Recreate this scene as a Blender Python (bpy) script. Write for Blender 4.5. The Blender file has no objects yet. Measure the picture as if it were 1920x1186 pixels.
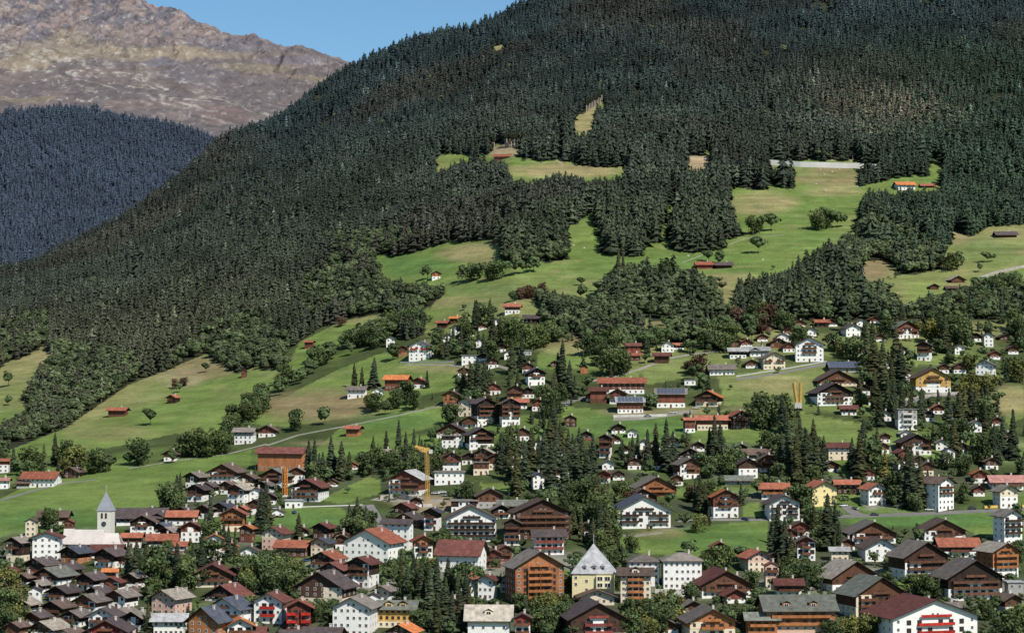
import bpy, math, random
import numpy as np
from mathutils import Vector, Matrix
random.seed(7); RNG = np.random.default_rng(7)
sc = bpy.context.scene
COL = sc.collection
R = math.radians

# ------------------------------------------------------------------ camera model
F = 4050.0; W0, H0 = 1920.0, 1186.0; HOR = 720.0
PITCH = math.atan((HOR - H0/2)/F)
SP, CP = math.sin(PITCH), math.cos(PITCH)
def px_ray(px, py):
    a = (np.asarray(px, float)-W0/2)/F; b = (H0/2-np.asarray(py, float))/F
    k = CP - b*SP
    return a/k, (SP + b*CP)/k            # X/Y, Z/Y
def project(X, Y, Z):
    dep = Y*CP + Z*SP
    return W0/2 + F*X/dep, H0/2 - F*(-Y*SP + Z*CP)/dep
cam_d = bpy.data.cameras.new('camera'); cam = bpy.data.objects.new('camera', cam_d); COL.objects.link(cam)
cam_d.sensor_width = 36; cam_d.lens = 36*F/W0; cam_d.clip_start = 1; cam_d.clip_end = 60000
cam.location = (0, 0, 0); cam.rotation_euler = (R(90)+PITCH, 0, 0); sc.camera = cam

# ------------------------------------------------------------------ noise
def _hash(ix, iy, s):
    h = (ix.astype(np.int64)*374761393 + iy.astype(np.int64)*668265263 + s*974634777) & 0xffffffff
    h = ((h ^ (h >> 13))*1274126177) & 0xffffffff
    return ((h ^ (h >> 16)) & 0xffff)/65535.0
def vnoise(x, y, s=0):
    x = np.asarray(x, float); y = np.asarray(y, float)
    ix = np.floor(x); iy = np.floor(y); fx = x-ix; fy = y-iy
    fx = fx*fx*(3-2*fx); fy = fy*fy*(3-2*fy)
    a = _hash(ix, iy, s); b = _hash(ix+1, iy, s); c = _hash(ix, iy+1, s); d = _hash(ix+1, iy+1, s)
    return (a*(1-fx)+b*fx)*(1-fy) + (c*(1-fx)+d*fx)*fy
def fbm(x, y, o=4, s=0, g=.5):
    t = 0; a = 1; n = 0
    for i in range(o):
        t = t + a*vnoise(x*2**i, y*2**i, s+i*17); n += a; a *= g
    return t/n
def ridged(x, y, o=5, s=0):
    t = 0; a = 1; n = 0
    for i in range(o):
        c_, s_ = math.cos(.6+1.1*i), math.sin(.6+1.1*i)
        t = t + a*(1-np.abs(2*vnoise((x*c_-y*s_)*2**i, (x*s_+y*c_)*2**i, s+i*13)-1)); n += a; a *= .55
    return t/n

def inpoly(px, py, poly):
    px = np.asarray(px, float); py = np.asarray(py, float)
    c = np.zeros(np.broadcast(px, py).shape, bool); n = len(poly)
    for i in range(n):
        x0, y0 = poly[i]; x1, y1 = poly[(i+1) % n]
        if y0 == y1: continue
        c ^= ((y0 > py) != (y1 > py)) & (px < (x1-x0)*(py-y0)/(y1-y0)+x0)
    return c

# ------------------------------------------------------------------ main hillside height field
TCOL = [-500, 0, 480, 960, 1440, 1920, 2420]
TPY = [1700, 1300, 1186, 1100, 1000, 900, 850, 800, 700, 600, 500, 400, 300, 200, 100, 0, -100, -250]
TY = {
 0:   [300, 800, 880, 960, 1090, 1300, 1430, 1560, 1850, 2200, 2680, 3000, 3200, 3400, 3600, 3800, 4000, 4200],
 480: [300, 800, 880, 960, 1085, 1240, 1330, 1430, 1640, 1880, 2130, 2400, 2680, 2960, 3200, 3400, 3600, 3900],
 960: [300, 800, 880, 960, 1080, 1200, 1260, 1320, 1460, 1620, 1800, 2010, 2250, 2480, 2720, 2980, 3200, 3500],
 1440:[300, 800, 880, 960, 1075, 1190, 1245, 1300, 1430, 1590, 1770, 1980, 2220, 2440, 2660, 2900, 3120, 3440]}
TY[-500] = TY[0]; TY[1920] = TY[1440]; TY[2420] = TY[1440]
SKY = [(-500, 620), (0, 512), (60, 500), (100, 474), (200, 428), (300, 368), (400, 284), (430, 264), (500, 238), (540, 213), (600, 168),
       (640, 143), (700, 113), (760, 88), (830, 68), (900, 47), (950, 28), (1000, 5), (1100, -50), (1300, -110), (1920, -180), (2420, -200)]
def sky_py(px): return np.interp(px, [p[0] for p in SKY], [p[1] for p in SKY])
NC, NR = 640, 620
TT = np.linspace((-420-960)/F, (2340-960)/F, NC)
YY = np.concatenate([np.linspace(250, 820, 30)[:-1], np.linspace(820, 3300, NR-29-30), np.linspace(3300, 4200, 31)[1:]])
NR = len(YY)
ZG = np.zeros((NR, NC))
tabs = np.array([TY[c] for c in TCOL], float)
for j, t in enumerate(TT):
    px = 960+F*t*(1)
    col = np.array([np.interp(px, TCOL, tabs[:, k]) for k in range(len(TPY))])
    pys = np.linspace(1700, sky_py(px), 60)
    Ys = np.interp(-pys, [-p for p in TPY], col)
    # smooth
    Yk = np.convolve(np.pad(Ys, 3, mode='edge'), np.ones(7)/7, 'valid'); Yk[:3] = Ys[:3]; Yk[-3:] = Ys[-3:]
    _, e = px_ray(px, pys); Zs = Yk*e
    Zs = np.maximum(Zs, -122)
    z = np.interp(YY, Yk, Zs)
    over = np.maximum(YY-Yk[-1], 0)
    z = z - np.where(over > 0, 0.05*np.minimum(over, 60) + .42*np.maximum(over-60, 0), 0)
    ZG[:, j] = z
XG = YY[:, None]*TT[None, :]; YG = np.repeat(YY[:, None], NC, 1)
up = np.clip((YG-1500)/900, 0, 1); vis = np.clip((YG-850)/200, 0.15, 1)
ZG += vis*(3.0*(fbm(XG/230, YG/230, 2, 3)-.5)*2 + .7*(fbm(XG/55, YG/55, 2, 9)-.5)*2) + up*16*(ridged(XG/330+3, YG/520, 3, 21)-.55) * np.clip((3000-YG)/400, 0, 1)
def ter_z(X, Y):
    X = np.asarray(X, float); Y = np.asarray(Y, float)
    t = (X/Y-TT[0])/(TT[1]-TT[0]); r = np.interp(Y, YY, np.arange(NR))
    t = np.clip(t, 0, NC-1.001); r = np.clip(r, 0, NR-1.001)
    i = r.astype(int); j = t.astype(int); fr = r-i; ft = t-j
    return (ZG[i, j]*(1-ft)+ZG[i, j+1]*ft)*(1-fr) + (ZG[i+1, j]*(1-ft)+ZG[i+1, j+1]*ft)*fr
YM = np.linspace(500, 3600, 1600)
def ground(px, py):
    """the point of the hillside that a pixel of the photograph shows"""
    t, e = px_ray(px, py)
    z = ter_z(YM*t, YM); d = z - YM*e
    k = np.argmax(d >= 0)
    if d[k] < 0: k = int(np.argmax(d))
    if k == 0: k = 1
    y0, y1, d0, d1 = YM[k-1], YM[k], d[k-1], d[k]
    y = y0 + (y1-y0)*(0-d0)/(d1-d0) if d1 > d0 and d1 >= 0 else y1
    y = float(np.clip(y, y0, y1)); x = float(y*t)
    return Vector((x, y, float(ter_z(x, y))))

# ------------------------------------------------------------------ materials
def nt(name):
    m = bpy.data.materials.new(name); m.use_nodes = True
    n = m.node_tree; b = n.nodes['Principled BSDF']
    b.inputs['Roughness'].default_value = .85; b.inputs['Specular IOR Level'].default_value = .15
    return m, n, b
def mixc(n, a, b, fac, mode='MIX'):
    x = n.nodes.new('ShaderNodeMix'); x.data_type = 'RGBA'; x.blend_type = mode
    for k, v in ((0, fac), (6, a), (7, b)):
        if hasattr(v, 'links') or hasattr(v, 'is_linked'): n.links.new(v, x.inputs[k])
        elif isinstance(v, (tuple, list)): x.inputs[k].default_value = (*v[:3], 1)
        else: x.inputs[k].default_value = v
    return x.outputs[2]
def noise(n, scale, detail=4, coord='Object', rough=.6, stretch=None):
    tc = n.nodes.new('ShaderNodeTexCoord'); t = n.nodes.new('ShaderNodeTexNoise')
    t.inputs['Scale'].default_value = scale; t.inputs['Detail'].default_value = detail; t.inputs['Roughness'].default_value = rough
    if stretch:
        mp = n.nodes.new('ShaderNodeMapping'); mp.inputs['Scale'].default_value = stretch
        n.links.new(tc.outputs[coord], mp.inputs[0]); n.links.new(mp.outputs[0], t.inputs['Vector'])
    else: n.links.new(tc.outputs[coord], t.inputs['Vector'])
    return t.outputs['Fac']
def ramp(n, src, lo, hi, a=0., b=1.):
    r = n.nodes.new('ShaderNodeMapRange'); n.links.new(src, r.inputs[0])
    for i, v in enumerate((lo, hi, a, b)): r.inputs[i+1].default_value = v
    return r.outputs[0]
def scl(n, col, fac):
    """col * fac (fac a socket)"""
    v = n.nodes.new('ShaderNodeVectorMath'); v.operation = 'SCALE'
    if isinstance(col, (tuple, list)): v.inputs[0].default_value = col[:3]
    else: n.links.new(col, v.inputs[0])
    n.links.new(fac, v.inputs['Scale']); return v.outputs[0]
def objrand(n, lo, hi):
    o = n.nodes.new('ShaderNodeObjectInfo'); return ramp(n, o.outputs['Random'], 0, 1, lo, hi)
def plain(name, col, rough=.85, var=.18, nscale=1.2, rnd=.12, spec=.15, stretch=None):
    m, n, b = nt(name)
    c = scl(n, col, ramp(n, noise(n, nscale, 4, stretch=stretch), .25, .75, 1-var, 1+var))
    c = scl(n, c, objrand(n, 1-rnd, 1+rnd))
    n.links.new(c, b.inputs['Base Color']); b.inputs['Roughness'].default_value = rough
    b.inputs['Specular IOR Level'].default_value = spec
    return m
def roofmat(name, col, rough=.8):
    m, n, b = nt(name)
    c = scl(n, col, ramp(n, noise(n, .45, 6), .3, .7, .62, 1.34))
    tc = n.nodes.new('ShaderNodeTexCoord'); w = n.nodes.new('ShaderNodeTexWave'); w.bands_direction = 'Z'
    w.inputs['Scale'].default_value = 1.1; w.inputs['Distortion'].default_value = .8; n.links.new(tc.outputs['Object'], w.inputs['Vector'])
    c = scl(n, c, ramp(n, w.outputs['Fac'], 0, 1, .86, 1.06))
    # lichen / dust
    c = mixc(n, c, (.2, .18, .14), ramp(n, noise(n, 1.6, 5), .55, .8, 0, .35))
    c = scl(n, c, objrand(n, .72, 1.25))
    n.links.new(c, b.inputs['Base Color']); b.inputs['Roughness'].default_value = rough
    return m
def timber(name, col):
    m, n, b = nt(name)
    tc = n.nodes.new('ShaderNodeTexCoord'); w = n.nodes.new('ShaderNodeTexWave'); w.bands_direction = 'X'
    w.inputs['Scale'].default_value = 1.3; w.inputs['Distortion'].default_value = 1.0; n.links.new(tc.outputs['Object'], w.inputs['Vector'])
    c = scl(n, col, ramp(n, w.outputs['Fac'], 0, 1, .78, 1.1))
    c = scl(n, c, ramp(n, noise(n, .5, 4, stretch=(1, 1, .25)), .3, .7, .7, 1.3))
    c = scl(n, c, objrand(n, .8, 1.25))
    n.links.new(c, b.inputs['Base Color']); return m
def attrmat(name, var=.35, nscale=.5, rnd=None, rough=.9, gain=1.0, transl=0, seed=0, warm=.8):
    m, n, b = nt(name)
    a = n.nodes.new('ShaderNodeAttribute'); a.attribute_name = 'Col'
    c = scl(n, a.outputs['Color'], ramp(n, noise(n, nscale, 4), .25, .75, gain*(1-var), gain*(1+var)))
    if rnd:
        c = scl(n, c, objrand(n, 1-rnd, 1+rnd))
        o = n.nodes.new('ShaderNodeObjectInfo')
        mm = n.nodes.new('ShaderNodeMath'); mm.operation = 'MULTIPLY'; mm.inputs[1].default_value = 7.31; n.links.new(o.outputs['Random'], mm.inputs[0])
        fr = n.nodes.new('ShaderNodeMath'); fr.operation = 'FRACT'; n.links.new(mm.outputs[0], fr.inputs[0])
        c = mixc(n, c, (1.5, 1.15, .75), ramp(n, fr.outputs[0], .4, 1, 0, warm), 'MULTIPLY')
    n.links.new(c, b.inputs['Base Color']); b.inputs['Roughness'].default_value = rough; b.inputs['Specular IOR Level'].default_value = .08
    if transl:
        b.inputs['Subsurface Weight'].default_value = 0
    return m
M = {}
M['ground'] = None
WALLC = {'W': (.78, .77, .73), 'C': (.70, .60, .44), 'Y': (.76, .62, .30), 'P': (.62, .40, .31), 'K': (.040, .026, .021), 'B': (.13, .062, .036),
         'R': (.185, .066, .045), 'O': (.33, .135, .060), 'G': (.36, .35, .33), 'T': (.55, .34, .10), 'D': (.075, .040, .028), 'Q': (.26, .05, .04)}
WALLN = {'W': 'white', 'C': 'cream', 'Y': 'yellow', 'P': 'pink', 'K': 'dark brown timber', 'B': 'brown timber', 'R': 'reddish brown timber',
         'O': 'orange timber', 'G': 'grey', 'T': 'golden timber', 'D': 'dark timber', 'Q': 'red timber'}
for k, c in WALLC.items():
    M['w'+k] = timber('timber_'+k, c) if k in 'KBROTDQ' else plain('plaster_'+k, c, var=.10, nscale=.6, rnd=.06)
ROOFC = {'g': (.200, .172, .150), 'd': (.095, .074, .074), 'r': (.33, .115, .070), 'm': (.150, .058, .048), 's': (.075, .085, .11), 'l': (.34, .34, .34),
         'o': (.50, .17, .06), 'b': (.62, .55, .46), 't': (.175, .185, .155), 'c': (.29, .255, .21), 'n': (.125, .088, .072), 'p': (.40, .20, .17)}
ROOFN = {'g': 'grey-brown', 'd': 'dark', 'r': 'red', 'm': 'maroon', 's': 'slate blue', 'l': 'pale grey', 'o': 'bright orange', 'b': 'beige', 't': 'greenish grey',
         'c': 'weathered tan', 'n': 'brown', 'p': 'faded pink'}
for k, c in ROOFC.items(): M['r'+k] = roofmat('roof_'+k, c)
M['eave'] = timber('eave_board', (.05, .03, .024))
M['rail'] = timber('rail_brown', (.13, .06, .035)); M['railK'] = timber('rail_dark', (.05, .03, .022)); M['railO'] = timber('rail_orange', (.34, .13, .05))
M['railM'] = timber('rail_maroon', (.24, .06, .05)); M['railQ'] = timber('rail_red', (.42, .03, .02))
M['slab'] = plain('balcony_slab', (.55, .52, .47), nscale=1)
m, n, b = nt('window_glass'); b.inputs['Base Color'].default_value = (.02, .024, .03, 1); b.inputs['Roughness'].default_value = .12; b.inputs['Specular IOR Level'].default_value = .5
M['glass'] = m
M['frame'] = plain('window_frame', (.6, .58, .54)); M['frameK'] = plain('window_frame_dark', (.12, .06, .04))
M['shutter'] = plain('shutter', (.13, .045, .03)); M['chim'] = plain('chimney', (.55, .5, .45), nscale=2)
M['solar'] = plain('solar_panel', (.07, .085, .12), rough=.2, spec=.5); M['solframe'] = plain('solar_frame', (.36, .38, .42), rough=.4)
M['stone'] = plain('stone', (.36, .33, .29), var=.35, nscale=.5); M['conc'] = plain('concrete', (.52, .50, .46), var=.2, nscale=.3)
M['yel'] = plain('yellow_paint', (.66, .42, .12), rough=.5); M['bark'] = plain('bark', (.10, .075, .055), nscale=2, var=.35)
M['paletrunk'] = plain('pale_bark', (.38, .31, .25), var=.3, nscale=1)
M['asph'] = plain('asphalt', (.20, .19, .18), var=.15, nscale=.15); M['gravel'] = plain('gravel', (.27, .25, .21), var=.3, nscale=.2)
M['spire'] = plain('spire_slate', (.27, .29, .32), var=.12, nscale=.5)
M['tyre'] = plain('tyre', (.02, .02, .02)); M['metal'] = plain('metal', (.4, .4, .42), rough=.4)
for i, c in enumerate([(.7, .7, .7), (.05, .05, .06), (.35, .36, .38), (.35, .03, .03), (.04, .07, .2)]): M['car%d' % i] = plain('car_paint_%d' % i, c, rough=.3, spec=.5, var=.03)

# ------------------------------------------------------------------ mesh helpers
class MB:
    def __init__(s): s.v = []; s.f = []; s.m = []
    def face(s, pts, m=0):
        k = len(s.v); s.v += [tuple(p) for p in pts]; s.f.append(tuple(range(k, k+len(pts)))); s.m.append(m)
    def box(s, x0, x1, y0, y1, z0, z1, m=0):
        k = len(s.v); s.v += [(x0, y0, z0), (x1, y0, z0), (x1, y1, z0), (x0, y1, z0), (x0, y0, z1), (x1, y0, z1), (x1, y1, z1), (x0, y1, z1)]
        for q in ((0, 3, 2, 1), (4, 5, 6, 7), (0, 1, 5, 4), (1, 2, 6, 5), (2, 3, 7, 6), (3, 0, 4, 7)): s.f.append(tuple(k+i for i in q)); s.m.append(m)
    def hexa(s, p, m=0, mtop=None):
        """8 points: bottom 4 (ccw), top 4"""
        k = len(s.v); s.v += [tuple(q) for q in p]
        for i, q in enumerate(((0, 3, 2, 1), (4, 5, 6, 7), (0, 1, 5, 4), (1, 2, 6, 5), (2, 3, 7, 6), (3, 0, 4, 7))):
            s.f.append(tuple(k+i for i in q)); s.m.append(mtop if (i == 1 and mtop is not None) else m)
    def bar(s, a, b, w=.1, m=0):
        a = Vector(a); b = Vector(b); d = (b-a).normalized(); u = d.orthogonal().normalized()*w/2; v = d.cross(u).normalized()*w/2
        p = [a-u-v, a+u-v, a+u+v, a-u+v, b-u-v, b+u-v, b+u+v, b-u+v]; s.hexa(p, m)
    def tube(s, pts, rad, n=6, m=0):
        rings = []
        for i, (p, r) in enumerate(zip(pts, rad)):
            p = Vector(p); k = len(s.v)
            for a in range(n): s.v.append((p.x+r*math.cos(2*math.pi*a/n), p.y+r*math.sin(2*math.pi*a/n), p.z))
            rings.append(k)
        for q in range(len(rings)-1):
            for a in range(n):
                b2 = (a+1) % n; s.f.append((rings[q]+a, rings[q]+b2, rings[q+1]+b2, rings[q+1]+a)); s.m.append(m)
    def mesh(s, name, mats):
        me = bpy.data.meshes.new(name); me.from_pydata(s.v, [], s.f)
        for mm in mats: me.materials.append(mm)
        if len(mats) > 1: me.polygons.foreach_set('material_index', s.m)
        me.update(); return me
def link(name, data, parent=None, loc=None, rot=None, scale=None):
    o = bpy.data.objects.new(name, data); COL.objects.link(o)
    if parent: o.parent = parent
    if loc is not None: o.location = loc
    if rot is not None: o.rotation_euler = rot
    if scale is not None: o.scale = scale
    return o
def tag(o, label, cat, group=None):
    o['label'] = label; o['category'] = cat
    if group: o['group'] = group
    return o
def struct(o): o['kind'] = 'structure'; return o
def tri_mesh(name, V, T, C, mat, smooth=False):
    me = bpy.data.meshes.new(name); nv, ntr = len(V), len(T)
    me.vertices.add(nv); me.vertices.foreach_set('co', np.asarray(V, np.float32).ravel())
    me.loops.add(ntr*3); me.loops.foreach_set('vertex_index', np.asarray(T, np.int32).ravel())
    me.polygons.add(ntr); me.polygons.foreach_set('loop_start', np.arange(0, ntr*3, 3, dtype=np.int32))
    me.update(calc_edges=True)
    if C is not None:
        a = me.color_attributes.new('Col', 'FLOAT_COLOR', 'POINT'); cc = np.ones((nv, 4), np.float32); cc[:, :3] = C; a.data.foreach_set('color', cc.ravel())
    if smooth: me.polygons.foreach_set('use_smooth', np.ones(ntr, bool))
    me.materials.append(mat); return me
def grid_obj(name, X, Y, Z, C, mat, smooth=True):
    nr, nc = X.shape; idx = np.arange(nr*nc).reshape(nr, nc)
    a, b, c, d = idx[:-1, :-1].ravel(), idx[:-1, 1:].ravel(), idx[1:, 1:].ravel(), idx[1:, :-1].ravel()
    T = np.concatenate([np.stack([a, b, c], 1), np.stack([a, c, d], 1)])
    me = tri_mesh(name, np.stack([X.ravel(), Y.ravel(), Z.ravel()], 1), T, C.reshape(-1, 3), mat, smooth)
    return struct(link(name, me))

# ------------------------------------------------------------------ open ground as seen in the photograph
MEADOW = [
 [(703,480),(750,478),(773,472),(837,457),(913,447),(942,462),(942,487),(965,498),(993,495),(1057,487),(1062,447),(1058,430),(1080,413),(1115,397),(1120,427),
  (1130,447),(1122,473),(1160,480),(1200,480),(1207,463),(1240,440),(1240,403),(1257,377),(1260,353),(1268,353),(1266,393),(1247,433),(1270,470),(1307,473),(1353,467),
  (1357,450),(1380,443),(1400,441),(1377,417),(1363,390),(1365,357),(1380,340),(1390,353),(1430,357),(1440,345),(1490,357),(1490,317),(1437,308),(1437,300),(1620,302),
  (1610,320),(1613,347),(1760,338),(1745,338),(1745,303),(1760,303),(1760,348),(1647,356),(1617,367),(1607,427),(1570,457),(1527,467),(1507,490),(1480,507),(1427,520),(1380,533),
  (1377,573),(1357,573),(1347,530),(1313,513),(1280,507),(1207,493),(1190,500),(1150,500),(1133,520),(1120,550),(1103,560),(1073,560),(1013,543),(950,560),(1000,560),(1010,587),(980,593),
  (920,593),(873,640),(790,627),(800,593),(793,583),(837,553),(833,537),(720,527)],
 [(1788,433),(1820,442),(1847,427),(1903,420),(2100,380),(2100,580),(1913,537),(1867,517),(1827,537),(1780,543),(1723,560),(1697,575),(1653,533),(1617,523),(1617,493),
  (1647,487),(1677,500),(1673,523),(1763,507),(1763,477),(1780,467)],
 [(810,310),(827,287),(870,290),(913,290),(923,270),(980,267),(980,300),(990,300),(1027,303),(1045,303),(1048,270),(1057,270),(1057,303),(1123,312),(1180,313),(1180,333),
  (1160,337),(1117,340),(1087,335),(1040,328),(1007,340),(960,338),(945,305),(873,303),(815,325)],
 [(1073,230),(1087,213),(1133,187),(1133,197),(1120,213),(1113,247),(1083,260)],
 [(1287,293),(1320,293),(1335,263),(1338,320),(1287,322)],
 [(916,92),(930,80),(938,84),(945,80),(942,95),(930,91)],
 [(1835,292),(1855,290),(1850,308)],
 [(-300,760),(0,690),(60,662),(85,640),(90,665),(70,692),(40,745),(52,768),(0,797),(-300,860)],
 [(1203,600),(1255,600),(1255,640),(1203,640)],
 [(1436,300),(1655,306),(1655,323),(1436,319)], [(1610,362),(1625,346),(1680,334),(1715,330),(1740,330),(1745,300),(1764,300),(1766,358),(1700,360)],
]
FOREST = [(-400,-600),(2320,-600),(2320,600),(1720,600),(1560,600),(1470,600),(1377,620),(1360,655),(1240,642),(1200,642),(1100,640),(1060,620),(1013,605),(980,560),(835,555),
 (800,590),(800,625),(760,640),(720,612),(745,592),(720,587),(640,602),(600,614),(560,642),(530,665),(540,690),(500,700),(480,687),(440,702),(410,695),(385,662),(340,692),(320,709),
 (275,730),(270,702),(240,722),(200,754),(160,780),(120,805),(60,832),(0,857),(-400,960)]
BROAD = [[(40,770),(60,690),(110,655),(180,655),(280,695),(200,760),(60,832),(0,857),(-300,900),(-300,840),(0,800)],
 [(300,700),(380,620),(470,590),(510,610),(545,650),(540,695),(400,702),(385,662),(340,690)],
 [(570,525),(640,465),(715,468),(730,530),(835,535),(835,560),(790,600),(740,600),(570,600)],
 [(1010,545),(1073,562),(1103,562),(1120,550),(1133,507),(1190,490),(1290,505),(1350,535),(1380,620),(1375,665),(1100,650),(1010,612)],
 [(1590,430),(1650,415),(1690,440),(1770,470),(1765,510),(1680,525),(1600,520),(1560,470)],
 [(1440,560),(1560,530),(1640,540),(1700,575),(1800,545),(1920,555),(1920,660),(1560,640)],
 [(940,485),(1060,470),(1060,500),(940,505)], [(600,455),(720,440),(830,450),(705,485)], [(0,600),(90,590),(90,660),(0,690)]]
# open grass inside the village zone (kept clear of trees)
FIELD = [
 [(-200,1010),(0,935),(60,905),(240,880),(330,866),(440,850),(470,842),(470,870),(400,880),(350,893),(308,905),(298,958),(210,962),(140,985),(60,965),(40,990),(0,1008)],
 [(0,850),(120,803),(240,722),(385,664),(440,700),(540,690),(560,642),(640,602),(720,588),(700,620),(640,640),(570,690),(520,720),(430,800),(430,830),(330,812),(250,830),(170,845),(60,858)],
 [(450,792),(575,722),(640,690),(720,660),(850,680),(860,700),(850,730),(790,740),(780,770),(680,778),(600,790),(540,800)],
 [(580,852),(640,800),(830,757),(838,790),(800,803),(700,830),(650,858)],
 [(600,935),(690,893),(715,900),(712,925),(640,945)], [(500,990),(540,950),(640,950),(660,975),(600,995)],
 [(1145,1005),(1260,992),(1440,973),(1442,1040),(1330,1045),(1180,1036)], [(1580,965),(1885,958),(1870,1010),(1730,975),(1600,982)],
 [(1045,760),(1150,770),(1280,780),(1285,820),(1200,845),(1140,820),(1060,790)], [(1210,722),(1200,685),(1310,665),(1400,662),(1300,705)],
 [(1100,715),(1190,690),(1200,708),(1120,712)],
 [(1345,705),(1545,680),(1570,700),(1500,742),(1430,742),(1360,760)], [(1500,772),(1620,795),(1618,832),(1560,835),(1500,800)], [(1290,790),(1420,800),(1440,830),(1300,830)],
 [(1420,940),(1430,965),(1395,970),(1395,945)], [(1720,625),(1740,622),(1735,670),(1715,690)], [(1870,730),(1920,720),(1920,780),(1890,800)],
 [(900,905),(960,905),(955,920),(905,925)],[(1008,664),(1050,645),(1100,646),(1136,662),(1120,690),(1060,694),(1010,690)]]
def _warp(px, py):
    px = np.asarray(px, float); py = np.asarray(py, float)
    return px+11*(fbm(px/13, py/13, 2, 301)-.5)*2, py+6*(fbm(px/11, py/11, 2, 302)-.5)*2
def open_ground(px, py):
    px, py = _warp(px, py)
    r = np.zeros(np.broadcast(np.asarray(px), np.asarray(py)).shape, bool)
    for p in MEADOW: r |= inpoly(px, py, p)
    return r
def field(px, py):
    r = np.zeros(np.broadcast(np.asarray(px), np.asarray(py)).shape, bool)
    for p in FIELD: r |= inpoly(px, py, p)
    return r

# ground colours -----------------------------------------------------------
PX, PY = project(XG, YG, ZG)
op = open_ground(PX, PY); fi = field(PX, PY); fo = inpoly(PX, PY, FOREST) & ~op & ~fi
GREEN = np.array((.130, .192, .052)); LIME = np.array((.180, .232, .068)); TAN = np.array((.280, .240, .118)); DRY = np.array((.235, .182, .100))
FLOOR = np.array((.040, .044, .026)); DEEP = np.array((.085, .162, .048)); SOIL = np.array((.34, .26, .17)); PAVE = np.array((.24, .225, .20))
nb = fbm(XG/90, YG/60, 4, 41); n2 = fbm(XG/22, YG/22, 3, 55); n3 = fbm(XG/160, YG/240, 3, 77)
def lerp(a, b, f): return a*(1-f[..., None]) + b*f[..., None]
CG = np.broadcast_to(GREEN, XG.shape+(3,)).copy()
CG = lerp(CG, LIME, np.clip((nb-.45)*3, 0, 1)*.6)
tanf = np.clip((n3-.49)*4, 0, 1)*.6*np.clip((YG-1250)/300, 0, 1) + np.clip((n2-.6)*3, 0, .4)*np.clip((YG-1300)/500, 0, 1)
CG = lerp(CG, TAN, np.clip(tanf, 0, 1))
vill = (~op) & (~fo) & (~fi)
CG = lerp(CG, PAVE, vill*np.clip((n2-.47)*8, 0, 1)*.85*np.clip((1300-YG)/100, 0, 1))
CG = lerp(CG, np.array((.050, .064, .028)), vill*np.clip((nb-.34)*5, 0, .85))
BL = [ # x, y, rx, ry, colour, strength
 (600,760,130,32,DRY,.85),(830,690,90,10,TAN,.6),(380,690,70,22,DRY,.9),(340,710,45,20,SOIL,.5),(80,665,20,22,TAN,.9),(880,475,60,18,TAN,.8),(1090,440,40,30,LIME,.5),
 (1430,380,70,22,TAN,.8),(1560,330,70,22,DRY,.75),(1560,360,60,10,TAN,.6),(1330,545,60,30,TAN,.9),(1370,520,60,10,TAN,.7),(1640,505,35,20,DRY,1),(1800,445,25,15,TAN,.8),
 (1060,320,120,14,TAN,1),(860,300,50,15,LIME,.8),(950,282,35,14,SOIL,.8),(1052,290,6,22,SOIL,1),(1310,305,30,18,SOIL,.95),(1100,225,35,35,TAN,.9),(930,90,20,12,TAN,1),
 (1590,295,55,8,SOIL,.8),(1230,612,30,14,DRY,.6),(760,565,90,12,TAN,.5),(860,565,60,10,TAN,.6),(700,600,60,12,TAN,.6),(780,500,80,22,DEEP,.7),(1530,450,80,22,DEEP,.35),
 (1300,490,70,10,DEEP,.5),(900,540,120,10,DEEP,.35),(1200,800,120,30,DEEP,.6),(740,790,90,18,DEEP,.6),(640,860,60,8,DEEP,.4),(100,975,120,22,DEEP,.9),(250,915,150,22,LIME,.4),
 (560,975,90,20,DEEP,.7),(1740,975,170,16,DEEP,1),(1350,1010,100,30,DEEP,.65),(1240,1000,50,10,DRY,.6),(1440,715,90,14,TAN,.55),(1470,730,60,12,TAN,.4),(1895,750,40,30,TAN,.9),
 (1740,550,50,25,LIME,.8),(1850,470,60,25,DEEP,.4),(1190,760,40,10,TAN,.3),(1290,770,60,8,TAN,.6),(800,945,60,18,SOIL,.8),(760,935,40,12,SOIL,.9),(200,810,90,18,TAN,.45),
 (1110,640,60,20,DRY,.6),(1060,650,50,16,TAN,.7),(450,690,50,10,TAN,.3),(760,640,0.1,.1,TAN,0),(1390,770,40,10,TAN,.5),(30,770,30,14,DEEP,.2),(1180,772,60,7,SOIL,.7),(600,830,60,5,SOIL,.4)]
for x, y, rx, ry, c, s in BL:
    d = ((PX-x)/rx)**2 + ((PY-y)/ry)**2
    CG = lerp(CG, c, np.where(PY < 1200, np.clip(1.35-d, 0, 1)*s*(.6+.8*np.clip(n2-.1, 0, .6)), 0).clip(0, 1)*(~fo))
CG = lerp(CG, FLOOR, fo.astype(float))
CG *= (.88+.24*fbm(XG/7, YG/14, 2, 91))[..., None]
m, n, b = nt('grass_and_soil')
a = n.nodes.new('ShaderNodeAttribute'); a.attribute_name = 'Col'
c = scl(n, a.outputs['Color'], ramp(n, noise(n, .045, 6, rough=.7), .3, .7, .78, 1.22))
c = scl(n, c, ramp(n, noise(n, .55, 3), .3, .7, .80, 1.2))
c = scl(n, c, ramp(n, noise(n, .035, 5, stretch=(.35, .35, 8)), .35, .65, .84, 1.15))
n.links.new(c, b.inputs['Base Color']); bp = n.nodes.new('ShaderNodeBump'); bp.inputs['Strength'].default_value = .8; bp.inputs['Distance'].default_value = 1.5
n.links.new(noise(n, .06, 7, rough=.7, stretch=(.5, .5, 4)), bp.inputs['Height']); n.links.new(bp.outputs[0], b.inputs['Normal'])
M['ground'] = m; b.inputs['Roughness'].default_value = 1; b.inputs['Specular IOR Level'].default_value = .03
grid_obj('ground', XG, YG, ZG, CG, M['ground'])

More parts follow.
